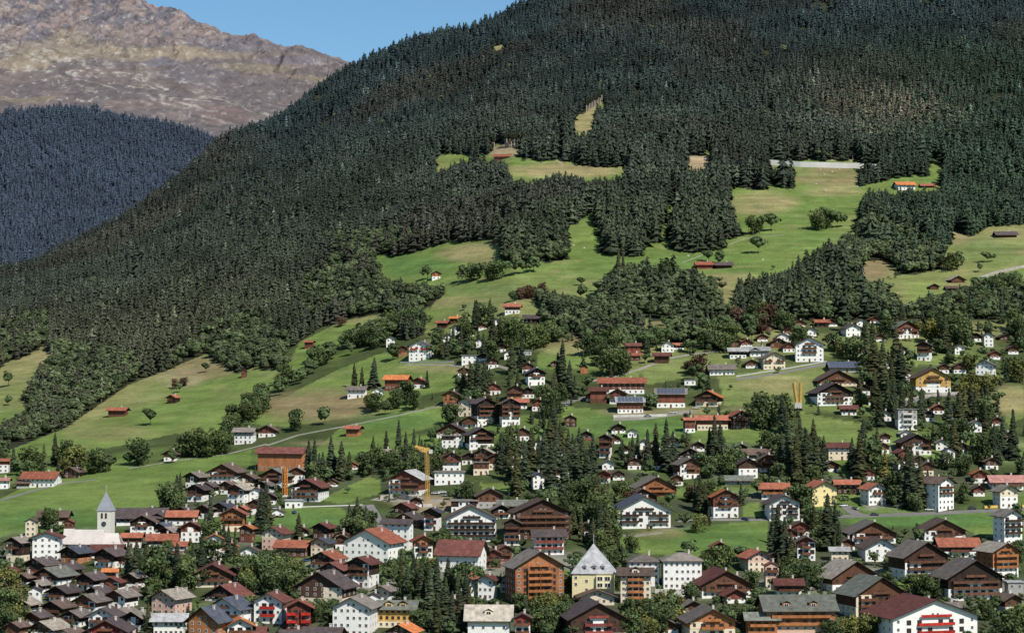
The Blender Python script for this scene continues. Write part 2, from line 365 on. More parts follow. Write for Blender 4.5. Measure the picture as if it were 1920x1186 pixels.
# ------------------------------------------------------------------ far forested ridge and mountain
def ridge(name, skyline, Y0, py0, Y1, x0, x1, nc, nr, bump, colfn, mat, fall=.35, pw=1.0):
    T = np.linspace((x0-960)/F, (x1-960)/F, nc); pxs = 960+F*T
    sk = np.interp(pxs, [p[0] for p in skyline], [p[1] for p in skyline])
    s = np.linspace(0, 1.25, nr)[:, None]; ss = np.minimum(s, 1)
    Yv = Y0+(Y1-Y0)*s
    pyv = py0+(sk[None, :]-py0)*ss**pw
    _, e = px_ray(np.broadcast_to(pxs, pyv.shape), pyv)
    Z = (Y0+(Y1-Y0)*ss)*e - fall*(Y1-Y0)*np.maximum(s-1, 0)
    Yg = np.broadcast_to(Yv, Z.shape); Xg = Yg*T[None, :]
    Z = Z + bump(Xg, Yg, np.broadcast_to(s, Z.shape))
    P2 = project(Xg, Yg, Z)
    return Xg, Yg, Z, grid_obj(name, Xg, Yg, Z, colfn(Xg, Yg, Z, *P2), mat)
SK2 = [(-500,190),(0,212),(60,210),(110,203),(165,208),(220,220),(300,232),(360,246),(400,262),(440,285),(600,350),(800,480)]
M['ridge'] = attrmat('ridge_floor', nscale=.01, var=.3)
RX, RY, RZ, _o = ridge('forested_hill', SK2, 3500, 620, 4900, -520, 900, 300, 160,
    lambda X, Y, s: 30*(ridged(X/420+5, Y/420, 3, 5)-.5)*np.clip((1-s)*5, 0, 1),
    lambda X, Y, Z, a, b_: np.broadcast_to(np.array((.045, .060, .088)), X.shape+(3,))*(.8+.4*fbm(X/60, Y/60, 3, 8))[..., None], M['ridge'])  # blue of the distance haze is put into this base colour
SK1 = [(-500,-140),(0,-60),(120,-40),(200,-22),(262,-4),(275,8),(300,14),(335,20),(360,38),(400,50),(415,62),(440,68),(490,70),(515,85),(560,95),(600,107),(640,117),(760,150),(1000,260),(1500,420)]
def mcol(X, Y, Z, px, py):
    PUR = np.array((.150, .126, .128)); TN = np.array((.36, .29, .20)); GR = np.array((.17, .155, .18)); PAL = np.array((.44, .41, .36)); OLV = np.array((.29, .235, .15)); RED = np.array((.20, .130, .125)); BR = np.array((.235, .18, .165))
    wx_ = px+10*(fbm(px/30, py/20, 4, 3)-.5)*2; wy_ = py+7*(fbm(px/34, py/16, 4, 4)-.5)*2
    f1 = fbm(wx_/55, wy_/22, 5, 11); f3 = fbm(wx_/9, wy_/5, 5, 61, .62); f4 = ridged(wx_/22+wy_/40, wy_/9-wx_/70, 5, 33)
    C = lerp(np.broadcast_to(PUR, X.shape+(3,)), BR, np.clip((f1-.42)*6, 0, 1)*.7)
    hi = np.clip((95-py+20*(f1-.5))/25, 0, 1)*(px < 700)
    C = lerp(C, lerp(np.broadcast_to(GR, X.shape+(3,)), BR*1.25, np.clip((fbm(wx_/20, wy_/13, 5, 71)-.43)*9, 0, 1)), hi)
    for (x, y, rx, ry, c, s) in [(250,102,230,13,TN,.62),(120,92,120,16,TN,.55),(40,118,60,14,TN,.8),(330,98,90,11,TN,.5),(130,70,40,16,TN,.6),(470,128,90,10,OLV,.55),(570,147,70,7,OLV,.7),(50,187,60,8,OLV,.7),(445,190,60,28,PUR,1),(420,215,50,18,RED,.7),
          (500,165,120,22,PUR,.95),(300,117,36,9,GR,1),(110,160,90,10,PUR,.9),(440,85,70,14,GR,.75),(560,112,70,8,GR,.8),(180,118,80,6,PUR,.7),(30,172,50,12,PUR,.8),(370,140,60,20,GR,.5)]:
        d = ((wx_-x)/rx)**2+((wy_-y)/ry)**2; C = lerp(C, c, np.clip((1.15-d)*2.2+(f3-.5)*2.0, 0, 1)*s*(py > -50))
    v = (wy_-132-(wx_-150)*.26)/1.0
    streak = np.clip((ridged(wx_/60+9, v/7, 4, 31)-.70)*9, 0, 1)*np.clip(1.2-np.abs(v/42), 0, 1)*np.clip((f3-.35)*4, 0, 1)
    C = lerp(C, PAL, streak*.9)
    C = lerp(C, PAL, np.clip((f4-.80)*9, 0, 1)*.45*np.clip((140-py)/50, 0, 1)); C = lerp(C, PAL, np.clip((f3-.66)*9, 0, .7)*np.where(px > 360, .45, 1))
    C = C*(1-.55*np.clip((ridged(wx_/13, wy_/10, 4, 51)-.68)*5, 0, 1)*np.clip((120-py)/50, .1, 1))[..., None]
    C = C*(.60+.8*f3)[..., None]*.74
    return C*.84+np.array((.205, .195, .20))*.16  # pale haze veil mixed into the rock colour, lowering its contrast
M['mount'] = attrmat('mountain_rock', nscale=.02, var=.25)
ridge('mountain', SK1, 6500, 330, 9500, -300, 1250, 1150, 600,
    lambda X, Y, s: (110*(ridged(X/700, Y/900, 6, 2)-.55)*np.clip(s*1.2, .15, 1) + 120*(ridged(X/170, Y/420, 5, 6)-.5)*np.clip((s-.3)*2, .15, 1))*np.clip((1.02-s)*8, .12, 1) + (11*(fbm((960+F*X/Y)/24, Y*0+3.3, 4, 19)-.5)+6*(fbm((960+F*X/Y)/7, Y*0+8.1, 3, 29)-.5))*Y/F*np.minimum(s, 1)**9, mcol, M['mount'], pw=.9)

# ------------------------------------------------------------------ tree meshes (numpy: vertices, triangles, colours)
def spruce_low(seed, n=27, slim=1.0):
    r = np.random.default_rng(seed); V = []; T = []; ga = r.random()*6; lean = r.normal(0, .015, 2)
    for k in range(n):
        z = min(max(.10+.86*(k+r.uniform(-1, 1))/n, .05), .97); an = ga+k*2.399+r.uniform(-.4, .4)
        l = (.19*slim*(1-z)**.72+.012)*r.uniform(.65, 1.25); w = l*.55+.01; c, s = math.cos(an), math.sin(an); dz = -l*r.uniform(.2, .8); b0 = len(V)
        V += [(lean[0]*z, lean[1]*z, min(z+.10, 1)), (c*l-s*w, s*l+c*w, z+dz), (c*l+s*w, s*l-c*w, z+dz-r.uniform(0, .02))]; T.append((b0, b0+1, b0+2))
    b0 = len(V); V.append((lean[0], lean[1], 1.0))
    for a in range(5): V.append((.10*slim*math.cos(a*1.2566), .10*slim*math.sin(a*1.2566), .02))
    for a in range(5): T.append((b0, b0+1+a, b0+1+(a+1) % 5))
    return np.array(V), np.array(T)
def broad_low(seed, n=60):
    r = np.random.default_rng(seed); V = []; T = []
    lobes = [(r.normal(0, .13), r.normal(0, .13), r.uniform(.38, .8), r.uniform(.18, .27)) for _ in range(6)]+[(0, 0, .55, .30)]
    for i in range(n):
        lx, ly, lz, lr = lobes[r.integers(len(lobes))]
        d = r.normal(size=3); d /= np.linalg.norm(d); d[2] = abs(d[2])*.9+d[2]*.1
        p = np.array((lx, ly, lz))+d*lr*r.uniform(.8, 1.05)
        u = np.cross(d, r.normal(size=3)); u /= np.linalg.norm(u)+1e-6; v = np.cross(d+r.normal(size=3)*.35, u); v /= np.linalg.norm(v)+1e-6
        s = r.uniform(.07, .12); b0 = len(V); V += [tuple(p-u*s-v*s*.6), tuple(p+u*s-v*s*.6), tuple(p+v*s*1.1)]; T.append((b0, b0+1, b0+2))
    # inner mass
    for lx, ly, lz, lr in lobes:
        b0 = len(V); lr *= .86
        V += [(lx+lr, ly, lz), (lx, ly+lr, lz), (lx-lr, ly, lz), (lx, ly-lr, lz), (lx, ly, lz+lr), (lx, ly, lz-lr)]
        for q in ((0, 1, 4), (1, 2, 4), (2, 3, 4), (3, 0, 4), (1, 0, 5), (2, 1, 5), (3, 2, 5), (0, 3, 5)): T.append(tuple(b0+i for i in q))
    b0 = len(V); V += [(-.03, 0, -.05), (.03, 0, -.05), (0, .02, .5)]; T.append((b0, b0+1, b0+2))
    return np.array(V), np.array(T)
def spruce_hi(seed, tiers=15, nb=9, slim=1.0):
    r = np.random.default_rng(seed); V = []; T = []; C = []; n = tiers*nb*2; ga = r.random()*6; lobe = r.uniform(0, 6.28, 3)
    for k in range(n):
        z = .05+.93*((k+r.uniform(-2, 2))/n); z = min(max(z, .04), .97); an = ga+k*2.399+r.uniform(-.3, .3)
        prof = min(1, (1-z)**.80*1.0)*(.86+.14*math.sin(z*23+seed))*(1 if z > .12 else .8)
        l = (.185*slim*prof+.012)*r.uniform(.6, 1.15)*(1+.14*math.sin(an+lobe[0])+.1*math.sin(2*an+lobe[1]+z*9)); w = l*.34+.008
        c, s = math.cos(an), math.sin(an); dz = -l*r.uniform(.15, .75); b0 = len(V)
        V += [(0, 0, z+.04), (c*l*.62-s*w, s*l*.62+c*w, z+dz*.8-.008), (c*l, s*l, z+dz), (c*l*.62+s*w, s*l*.62-c*w, z+dz*.8-.008), (c*l*.6, s*l*.6, z+.014+dz*.35)]
        T += [(b0, b0+4, b0+1), (b0+1, b0+4, b0+2), (b0+4, b0+3, b0+2), (b0, b0+3, b0+4)]
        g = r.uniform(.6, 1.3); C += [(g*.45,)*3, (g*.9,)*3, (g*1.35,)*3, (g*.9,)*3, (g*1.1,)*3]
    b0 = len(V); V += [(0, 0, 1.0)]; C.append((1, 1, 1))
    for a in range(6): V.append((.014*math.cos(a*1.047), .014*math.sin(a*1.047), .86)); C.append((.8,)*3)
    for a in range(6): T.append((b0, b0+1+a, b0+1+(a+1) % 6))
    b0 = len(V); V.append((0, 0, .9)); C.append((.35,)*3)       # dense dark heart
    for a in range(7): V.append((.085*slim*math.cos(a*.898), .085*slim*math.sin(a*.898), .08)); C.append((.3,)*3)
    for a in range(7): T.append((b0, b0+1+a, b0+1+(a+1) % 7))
    return np.array(V), np.array(T), np.array(C)
def broad_hi(seed, n=1150, tall=1.0):
    r = np.random.default_rng(seed); V = []; T = []; C = []
    lobes = [(r.normal(0, .18), r.normal(0, .18), r.uniform(.14, .82), r.uniform(.13, .21)) for _ in range(17)]+[(0, 0, .30, .30), (0, 0, .50, .33), (0, 0, .78, .18)]
    lc = [r.uniform(.7, 1.3) for _ in lobes]
    for i in range(n):
        q = r.integers(len(lobes)); lx, ly, lz, lr = lobes[q]
        d = r.normal(size=3); d /= np.linalg.norm(d)
        p = np.array((lx, ly, lz))+d*lr*r.uniform(.55, 1.12)
        u = np.cross(d+r.normal(size=3)*.6, r.normal(size=3)); u /= np.linalg.norm(u)+1e-6; v = np.cross(d+r.normal(size=3)*.5, u); v /= np.linalg.norm(v)+1e-6
        s = r.uniform(.024, .048); b0 = len(V); V += [tuple(p-u*s-v*s*.7), tuple(p+u*s*.9-v*s*.5), tuple(p+u*s*.5+v*s), tuple(p-u*s*.8+v*s*.7)]
        T += [(b0, b0+1, b0+2), (b0, b0+2, b0+3)]
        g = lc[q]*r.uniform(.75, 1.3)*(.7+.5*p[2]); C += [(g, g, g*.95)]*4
    V = np.array(V); V[:, 2] = np.maximum(V[:, 2], .02)
    return V, np.array(T), np.array(C)
M['spr'] = attrmat('spruce_needles', var=.3, nscale=.6, rnd=.25)
M['brd'] = attrmat('broadleaf_leaves', var=.3, nscale=.6, rnd=.30, warm=.35)
M['sprF'] = attrmat('forest_needles', var=.22, nscale=.25)
M['brdF'] = attrmat('wood_leaves', var=.22, nscale=.25)
CSPR = np.array((.040, .052, .030)); CBRD = np.array((.070, .098, .042)); CYEL = np.array((.115, .125, .042)); CRED = np.array((.095, .060, .042)); CLAR = np.array((.075, .085, .036))
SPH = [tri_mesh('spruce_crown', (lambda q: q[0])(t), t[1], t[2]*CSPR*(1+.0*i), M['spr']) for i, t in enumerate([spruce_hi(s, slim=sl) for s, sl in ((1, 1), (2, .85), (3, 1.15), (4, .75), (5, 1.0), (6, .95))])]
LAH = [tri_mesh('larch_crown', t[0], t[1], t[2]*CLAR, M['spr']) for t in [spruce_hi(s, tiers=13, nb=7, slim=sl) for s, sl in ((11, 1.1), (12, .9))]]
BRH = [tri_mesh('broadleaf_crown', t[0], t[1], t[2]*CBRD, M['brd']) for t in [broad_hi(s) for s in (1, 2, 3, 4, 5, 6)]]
YEH = [tri_mesh('yellow_crown', t[0], t[1], t[2]*CYEL, M['brd']) for t in [broad_hi(s) for s in (21, 22)]]
REH = [tri_mesh('russet_crown', t[0], t[1], t[2]*CRED, M['brd']) for t in [broad_hi(s) for s in (31, 32)]]
tb = MB(); tb.tube([(0, 0, -.08), (0, 0, .1), (0, 0, .9)], [.016, .013, .003], 6); SPT = tb.mesh('spruce_trunk', [M['bark']])
tb = MB(); tb.tube([(0, 0, -.08), (.01, 0, .2), (0, .01, .45)], [.03, .022, .012], 6)
for q in range(5):
    an = q*1.3; tb.tube([(0, 0, .2+.03*q), (.09*math.cos(an), .09*math.sin(an), .42), (.17*math.cos(an), .17*math.sin(an), .6)], [.013, .009, .003], 5)
BRT = tb.mesh('broadleaf_trunk', [M['bark']])
def merged_trees(name, P, Hh, Wd, rot, colors, protos, mat):
    """P (n,3) bases; one mesh of them all"""
    Vs = []; Ts = []; Cs = []; off = 0
    which = RNG.integers(len(protos), size=len(P))
    for k, (pv, pt) in enumerate(protos):
        sel = np.where(which == k)[0]
        if not len(sel): continue
        c, s = np.cos(rot[sel])[:, None], np.sin(rot[sel])[:, None]
        x = (pv[None, :, 0]*c-pv[None, :, 1]*s)*Wd[sel][:, None]*Hh[sel][:, None]; y = (pv[None, :, 0]*s+pv[None, :, 1]*c)*Wd[sel][:, None]*Hh[sel][:, None]
        z = pv[None, :, 2]*Hh[sel][:, None]
        V = np.stack([x+P[sel, 0][:, None], y+P[sel, 1][:, None], z+P[sel, 2][:, None]], 2)
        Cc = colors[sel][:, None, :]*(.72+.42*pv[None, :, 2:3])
        T = pt[None]+(np.arange(len(sel))*len(pv))[:, None, None]+off
        Vs.append(V.reshape(-1, 3)); Cs.append(Cc.reshape(-1, 3)); Ts.append(T.reshape(-1, 3)); off += len(sel)*len(pv)
    o = link(name, tri_mesh(name, np.concatenate(Vs), np.concatenate(Ts), np.concatenate(Cs), mat)); o['kind'] = 'stuff'
    return o
PROT_S = [spruce_low(s, slim=sl) for s, sl in ((1, 1), (2, .85), (3, 1.1), (4, .8), (5, .95), (6, 1.0), (7, .7))]
PROT_B = [broad_low(s) for s in range(6)]

# ------------------------------------------------------------------ forest masses
def jitter(x0, x1, y0, y1, s):
    gx, gy = np.meshgrid(np.arange(x0, x1, s), np.arange(y0, y1, s)); n = gx.size
    return (gx.ravel()+RNG.uniform(-.48, .48, n)*s), (gy.ravel()+RNG.uniform(-.48, .48, n)*s)
fx, fy = jitter(-800, 800, 1150, 3150, 5.3)
fz = ter_z(fx, fy); fpx, fpy = project(fx, fy, fz)
k = (fpx > -70) & (fpx < 1990) & (fpy > -70)
fx, fy, fz, fpx, fpy = fx[k], fy[k], fz[k], fpx[k], fpy[k]
fh = RNG.normal(0, 1, len(fx))*3.2+13.2+7.5*np.exp(-((fpx-1350)/520)**2)*np.clip((fpy-200)/80, 0, 1)*np.clip((620-fpy)/60, 0, 1)+3*(RNG.random(len(fx)) < .12)
fh = fh.clip(6, 30)*(.70+.6*fbm(fx/50, fy/50, 3, 5))*(1-.14*np.clip((fy-2100)/500, 0, 1))
isb = np.zeros(len(fx), bool)
for p in BROAD: isb |= inpoly(fpx, fpy, p)
isb &= RNG.random(len(fx)) < .86
isb |= RNG.random(len(fx)) < .012
fh = np.where(isb, (fh*.6).clip(6, 12), fh)
hp = fh*F/fy
ok = inpoly(fpx, fpy, FOREST)
og = lambda q: open_ground(fpx, fpy-hp*q) | field(fpx, fpy-hp*q)
ok &= ~og(0)
for it in range(3):
    hit = og(.45) | (og(.9) & (RNG.random(len(fx)) < .72)); fh = np.where(hit, fh*.72, fh); hp = fh*F/fy
ok &= ~og(.4)
ok &= ~(isb & (RNG.random(len(fx)) < .30))
ok &= fbm(fx/26, fy/30, 3, 15) > .27
fx, fy, fz, fh, isb, fpx, fpy = [a[ok] for a in (fx, fy, fz, fh, isb, fpx, fpy)]
nz = fbm(fx/130, fy/170, 3, 44)[:, None]; nz2 = RNG.uniform(.72, 1.3, len(fx))[:, None]*np.where(RNG.random(len(fx)) < .012, 2.3, 1)[:, None]
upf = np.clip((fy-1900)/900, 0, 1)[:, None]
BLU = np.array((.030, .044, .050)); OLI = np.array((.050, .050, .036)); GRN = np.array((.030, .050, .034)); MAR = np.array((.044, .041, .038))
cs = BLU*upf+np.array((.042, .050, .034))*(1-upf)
cs = cs*(1-.7*np.clip((nz-.5)*5, 0, 1)) + .7*MAR*np.clip((nz-.5)*5, 0, 1)
right = np.clip((fpx-1450)/300, 0, 1)[:, None]*np.clip((fpy[:, None]-40)/100, 0, 1); cs = cs*(1-.7*right)+GRN*.7*right
grey = (np.exp(-(((fpx-1650)/130)**2+((fpy-215)/45)**2))*1.3).clip(0, 1)[:, None]*(RNG.random((len(fx), 1)) < .7); cs = cs*(1-grey)+np.array((.095, .088, .070))*grey
lf = np.clip((700-fpx)/400, 0, 1)[:, None]*(1-upf); cs = cs*(1-.6*lf)+OLI*.6*lf
cs = cs*np.array((1.02, 1.05, .93))*nz2*1.20*(1+.45*(fbm(fx/45, fy/60, 2, 47)[:, None]-.5)*2)
cb = np.array((.076, .096, .046))*RNG.uniform(.65, 1.45, len(fx))[:, None]*np.where(RNG.random(len(fx)) < .15, 1.3, 1)[:, None]
w = RNG.uniform(.85, 1.3, len(fx))
s_ = ~isb
P = np.stack([fx, fy, fz-.5], 1); rt = RNG.uniform(0, 6.28, len(fx))
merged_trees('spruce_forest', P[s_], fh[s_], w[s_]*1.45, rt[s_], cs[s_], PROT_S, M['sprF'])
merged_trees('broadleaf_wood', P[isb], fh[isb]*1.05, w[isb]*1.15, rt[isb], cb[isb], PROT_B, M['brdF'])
# the wood on the far ridge
gx, gy = jitter(-1150, 50, 3600, 5000, 7.0)
from_t = (gx/gy-RX[0, 0]/RY[0, 0])/((RX[0, -1]/RY[0, -1]-RX[0, 0]/RY[0, 0])/(RX.shape[1]-1)); fr = np.interp(gy, RY[:, 0], np.arange(RY.shape[0]))
kk = (from_t > 0) & (from_t < RX.shape[1]-1); gx, gy, from_t, fr = gx[kk], gy[kk], from_t[kk], fr[kk]
gz = RZ[np.round(fr).astype(int).clip(0, RZ.shape[0]-1), np.round(from_t).astype(int).clip(0, RX.shape[1]-1)]
gpx, gpy = project(gx, gy, gz); kk = (gpx > -60) & (gpx < 640) & (gpy < sky_py(gpx)+25)
track = np.abs(gpy-(262+(gpx-50)*.8)) < 5; kk &= ~(track & (gpx > 48) & (gpx < 92)) & (fbm(gx/40, gy/60, 2, 4) > .2)
gx, gy, gz = gx[kk], gy[kk], gz[kk]; n_ = len(gx)
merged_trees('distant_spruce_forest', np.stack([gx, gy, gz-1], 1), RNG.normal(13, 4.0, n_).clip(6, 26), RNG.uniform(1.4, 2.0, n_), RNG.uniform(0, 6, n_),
   np.array((.062, .084, .118))*RNG.uniform(.8, 1.25, n_)[:, None]*(.8+.4*fbm(gx/120, gy/120, 2, 66))[:, None], PROT_S, M['sprF'])  # tree colour blued and lightened to stand for haze over the ridge

# ------------------------------------------------------------------ houses
HB = []            # screen boxes and footprints of all the buildings
WIN = {}
def win_mesh(kind):
    if kind in WIN: return WIN[kind]
    mb = MB()
    if kind.startswith('door'): mb.box(-.5, .5, -.08, .06, 0, 1, 0); me = mb.mesh('door', [M['frameK']])
    else:
        fr = .09
        mb.box(-.5+fr, .5-fr, -.05, .05, fr, 1-fr, 1)
        mb.box(-.5, -.5+fr, -.10, .05, 0, 1, 0); mb.box(.5-fr, .5, -.10, .05, 0, 1, 0); mb.box(-.5+fr, .5-fr, -.10, .05, 0, fr, 0); mb.box(-.5+fr, .5-fr, -.10, .05, 1-fr, 1, 0)
        mb.box(-.03, .03, -.08, -.051, fr, 1-fr, 0)
        if 'S' in kind: mb.box(-.95, -.53, -.08, .02, 0, 1, 2); mb.box(.53, .95, -.08, .02, 0, 1, 2)
        me = mb.mesh('window', [M['frameK'] if 'K' in kind else M['frame'], M['glass'], M['shutter']])
    WIN[kind] = me; return me
def add_window(parent, kind, x, y, z, w, h, face):
    """face 'f' front (-y), 'l' left (-x), 'r' right (+x)"""
    o = link('door' if kind.startswith('door') else 'window', win_mesh(kind), parent, (x, y, z), (0, 0, {'f': 0, 'l': -math.pi/2, 'r': math.pi/2}[face]), (w, 1, h))
    return o
def house(x, y, w, h, style='WK', roof='g', rot=0, E=0, b=0, k=None, pitch=None, rt='gable', bal='rail', lab=None, solar=0, dorm=0, name='chalet', cat='house', wins=1, rows=None, ov=None, eaveh=None, base=None, chim=1, shut=0, frac=.86):
    P = ground(x, y); s = F/P.y; r = R(rot)
    if w > 90 and abs(rot) >= 12 and not E and rt == 'gable' and k is None:
        k = .72; pitch = pitch or 30
    if k is None: k = .75 if E else 1.05
    if ov is None: ov = 1.75 if w/s > 12 else (1.3 if w/s > 8 else .7)
    if 'S' in style: style = style.replace('S', '')
    tot = w/s
    c_, s_ = math.cos(r), abs(math.sin(r))
    Wd = max((tot-2*ov*(c_+s_*.7))/(c_+k*s_), 2.5); Dp = max(Wd*k, 3.0)
    H = h/s
    # ground drops in front of the house centre: put front edge on the ground point
    span = Dp if E else Wd
    pt = R(pitch if pitch else (27 if not E else 25))
    rise = span/2*math.tan(pt)
    if eaveh: he = eaveh/s; rise = max(H-he, .5)
    else:
        if H-rise < 2.3: rise = max(.8, min(rise, H*.45))
        he = H-rise
    if rt == 'flat': he = H-.3; rise = .3
    tanp = rise/(span/2)
    if name == 'chalet':
        tm = style[-1] in 'KBROTDQ'
        if tm and w < 27: name = cat = 'hut'
        elif not tm: name = 'plaster_house'
        elif E: name = 'farmhouse'
    root = bpy.data.objects.new(name, None); COL.objects.link(root)
    ctr = P+Vector((-math.sin(r)*Dp/2, math.cos(r)*Dp/2, 0)); ctr.z = P.z
    root.location = ctr; root.rotation_euler = (0, 0, r)
    lo, hi = style[0], style[-1]
    hw, hd = Wd/2, Dp/2; nst = max(1, int(round(he/2.8))); sh = he/nst
    timber_hi = hi in 'KBROTDQ'; base_h = he if lo == hi else (sh*(1 if nst < 3 else ((nst-1 if RNG.random() < .45 else 1) if timber_hi else nst-1)) if nst > 1 else he*.45)
    if lo != hi and nst >= 4: base_h = sh*2 if frac > .5 else sh
    if base: base_h = base/s
    mb = MB(); mb.box(-hw, hw, -hd, hd, -5, base_h)
    if base_h >= he-.01: top = 0
    link('wall', mb.mesh('wall', [M['w'+lo]]), root)
    # upper storey with gables
    e_ = .07 if lo != hi else .0
    mb = MB(); z0 = base_h
    a, d2 = hw+e_, hd+e_
    if rt in ('hip', 'pyr', 'flat'):
        if he > z0+.05: mb.box(-a, a, -d2, d2, z0, he)
    elif not E:
        A = [(-a, -d2, z0), (a, -d2, z0), (a, -d2, he), (0, -d2, he+rise-.02), (-a, -d2, he)]
        B_ = [(q[0], d2, q[2]) for q in A]
        mb.face(A); mb.face(B_[::-1])
        for i in range(5): j = (i+1) % 5; mb.face([A[j], A[i], B_[i], B_[j]])
    else:
        A = [(-a, d2, z0), (-a, -d2, z0), (-a, -d2, he), (-a, 0, he+rise-.02), (-a, d2, he)]
        B_ = [(a, q[1], q[2]) for q in A]
        mb.face(A[::-1]); mb.face(B_)
        for i in range(5): j = (i+1) % 5; mb.face([A[i], A[j], B_[j], B_[i]])
    if mb.f: link('upper_wall' if lo != hi else 'gable_wall', mb.mesh('upper_wall', [M['w'+hi]]), root)
    # roof
    th = .28; mb = MB(); zt = he+rise
    if rt == 'flat': mb.box(-hw-ov*.5, hw+ov*.5, -hd-ov*.5, hd+ov*.5, he, he+.35)
    elif rt in ('hip', 'pyr'):
        X, Yq = hw+ov*.6, hd+ov*.6; dz = ov*.6*tanp*.6; rl = 0 if rt == 'pyr' else max(hw-hd, 0)
        ez = he-dz; b0 = [(-X, -Yq, ez), (X, -Yq, ez), (X, Yq, ez), (-X, Yq, ez)]; t0 = [(p[0], p[1], ez+.3) for p in b0]; ra, rb = (-rl, 0, zt+.2), (rl, 0, zt+.2)
        mb.face(b0[::-1], 1)
        for i in range(4): j = (i+1) % 4; mb.face([b0[i], b0[j], t0[j], t0[i]], 1)
        if rl > 0: mb.face([t0[0], t0[1], rb, ra]); mb.face([t0[1], t0[2], rb]); mb.face([t0[2], t0[3], ra, rb]); mb.face([t0[3], t0[0], ra])
        else:
            for i in range(4): mb.face([t0[i], t0[(i+1) % 4], ra])
    else:
        for sg in (-1, 1):
            if not E:
                xe = sg*(hw+ov); ze = he-ov*tanp; y0, y1 = -hd-ov*1.1, hd+ov*.8
                p = [(xe, y0, ze), (0, y0, zt), (0, y1, zt), (xe, y1, ze)]
            else:
                ye = sg*(hd+ov); ze = he-ov*tanp; x0, x1 = -hw-ov, hw+ov
                p = [(x0, ye, ze), (x0, 0, zt), (x1, 0, zt), (x1, ye, ze)]
            q = [(a_[0], a_[1], a_[2]+th) for a_ in p]
            if (sg < 0) == (not E): pass
            kk_ = len(mb.v); mb.v += p+q
            for i, fc in enumerate(((0, 1, 2, 3), (7, 6, 5, 4), (0, 4, 5, 1), (1, 5, 6, 2), (2, 6, 7, 3), (3, 7, 4, 0))): mb.f.append(tuple(kk_+t for t in fc)); mb.m.append(0 if i == 1 else 1)
    me = mb.mesh('roof', [M['r'+roof], M['eave']])
    rf = link('roof', me, root)
    if chim and rt != 'flat' and w > 26:
        mb = MB(); mb.box(-.4, .4, -.4, .4, 0, 2.0); mb.box(-.55, .55, -.55, .55, 2.0, 2.2)
        cx, cy = ((hw*.28, hd*.2) if not E else (hw*.4, hd*.15)); zc = zt-abs(cx if not E else cy)*tanp-.3
        link('chimney', mb.mesh('chimney', [M['chim']]), rf, (cx, cy, zc))
    if solar:
        mb = MB(); nx = max(3, int(2*hw/2.2))
        for i in range(nx):
            for j in range(3):
                if not E: break
                x0 = -hw+2*hw*i/nx+.15; x1 = x0+2*hw/nx-.25; f0 = .08+.29*j; f1 = f0+.26
                ys = [-(hd+ov)*(1-f0), -(hd+ov)*(1-f1)]; zs = [zt-(hd+ov)*(1-f0)*tanp+th+.08, zt-(hd+ov)*(1-f1)*tanp+th+.08]
                mb.hexa([(x0, ys[0], zs[0]), (x1, ys[0], zs[0]), (x1, ys[1], zs[1]), (x0, ys[1], zs[1]), (x0, ys[0], zs[0]+.08), (x1, ys[0], zs[0]+.08), (x1, ys[1], zs[1]+.08), (x0, ys[1], zs[1]+.08)], 1, 0)
        if mb.f: link('solar_panels', mb.mesh('solar_panels', [M['solar'], M['solframe']]), rf)
    for i in range(dorm):
        xd = (-1+2*(i+.5)/dorm)*hw*.8; zb = he+rise*.22; yb = -(hd)*(1-.22)-.25; dw = min(1.6, hw/dorm*.6); dh = 1.5
        mb = MB(); mb.box(xd-dw, xd+dw, yb, yb+3, zb-.6, zb+dh, 1)
        for sg in (-1, 1): mb.hexa([(xd, yb-.5, zb+dh+.9), (xd+sg*(dw+.4), yb-.5, zb+dh-.1), (xd+sg*(dw+.4), yb+4, zb+dh-.1), (xd, yb+4, zb+dh+.9), (xd, yb-.5, zb+dh+1.1), (xd+sg*(dw+.4), yb-.5, zb+dh+.1), (xd+sg*(dw+.4), yb+4, zb+dh+.1), (xd, yb+4, zb+dh+1.1)], 0)
        dm = link('dormer', mb.mesh('dormer', [M['r'+roof], M['w'+hi]]), rf); add_window(dm, 'w', xd, yb-.03, zb-.1, dw*1.2, 1.25, 'f')
    # windows and balconies
    if wins:
        nw = rows if rows else max(2, int(round(2*hw/ (3.1 if w < 70 else 2.9)))); nw = min(nw, 9)
        nf = min(max(1, int(2*hd/4)), 5)
        bh = abs(b); kdt = 'wK' if RNG.random() < .85 else 'w'; kdl = 'w'; var = RNG.random() if (bh and w > 40) else 1.0; wx = 0
        if timber_hi and lo != hi and nst >= 2 and w > 44 and RNG.random() < (.9 if w > 80 else .6) and not E and style[0] in 'WCP':
            side = RNG.choice([-1, 0, 1]); pw = hw*RNG.uniform(.28, .42); cx_ = side*(hw-pw-.1); zt_ = min(he-.25, base_h+sh*(1 if nst > 3 and RNG.random() < .5 else nst)); wx = .05
            mb = MB(); mb.box(cx_-pw, cx_+pw, -hd-e_-.05, -hd-e_, base_h-.02, zt_); link('plaster_bay', mb.mesh('plaster_bay', [M['w'+lo]]), root)
        bh = abs(b)
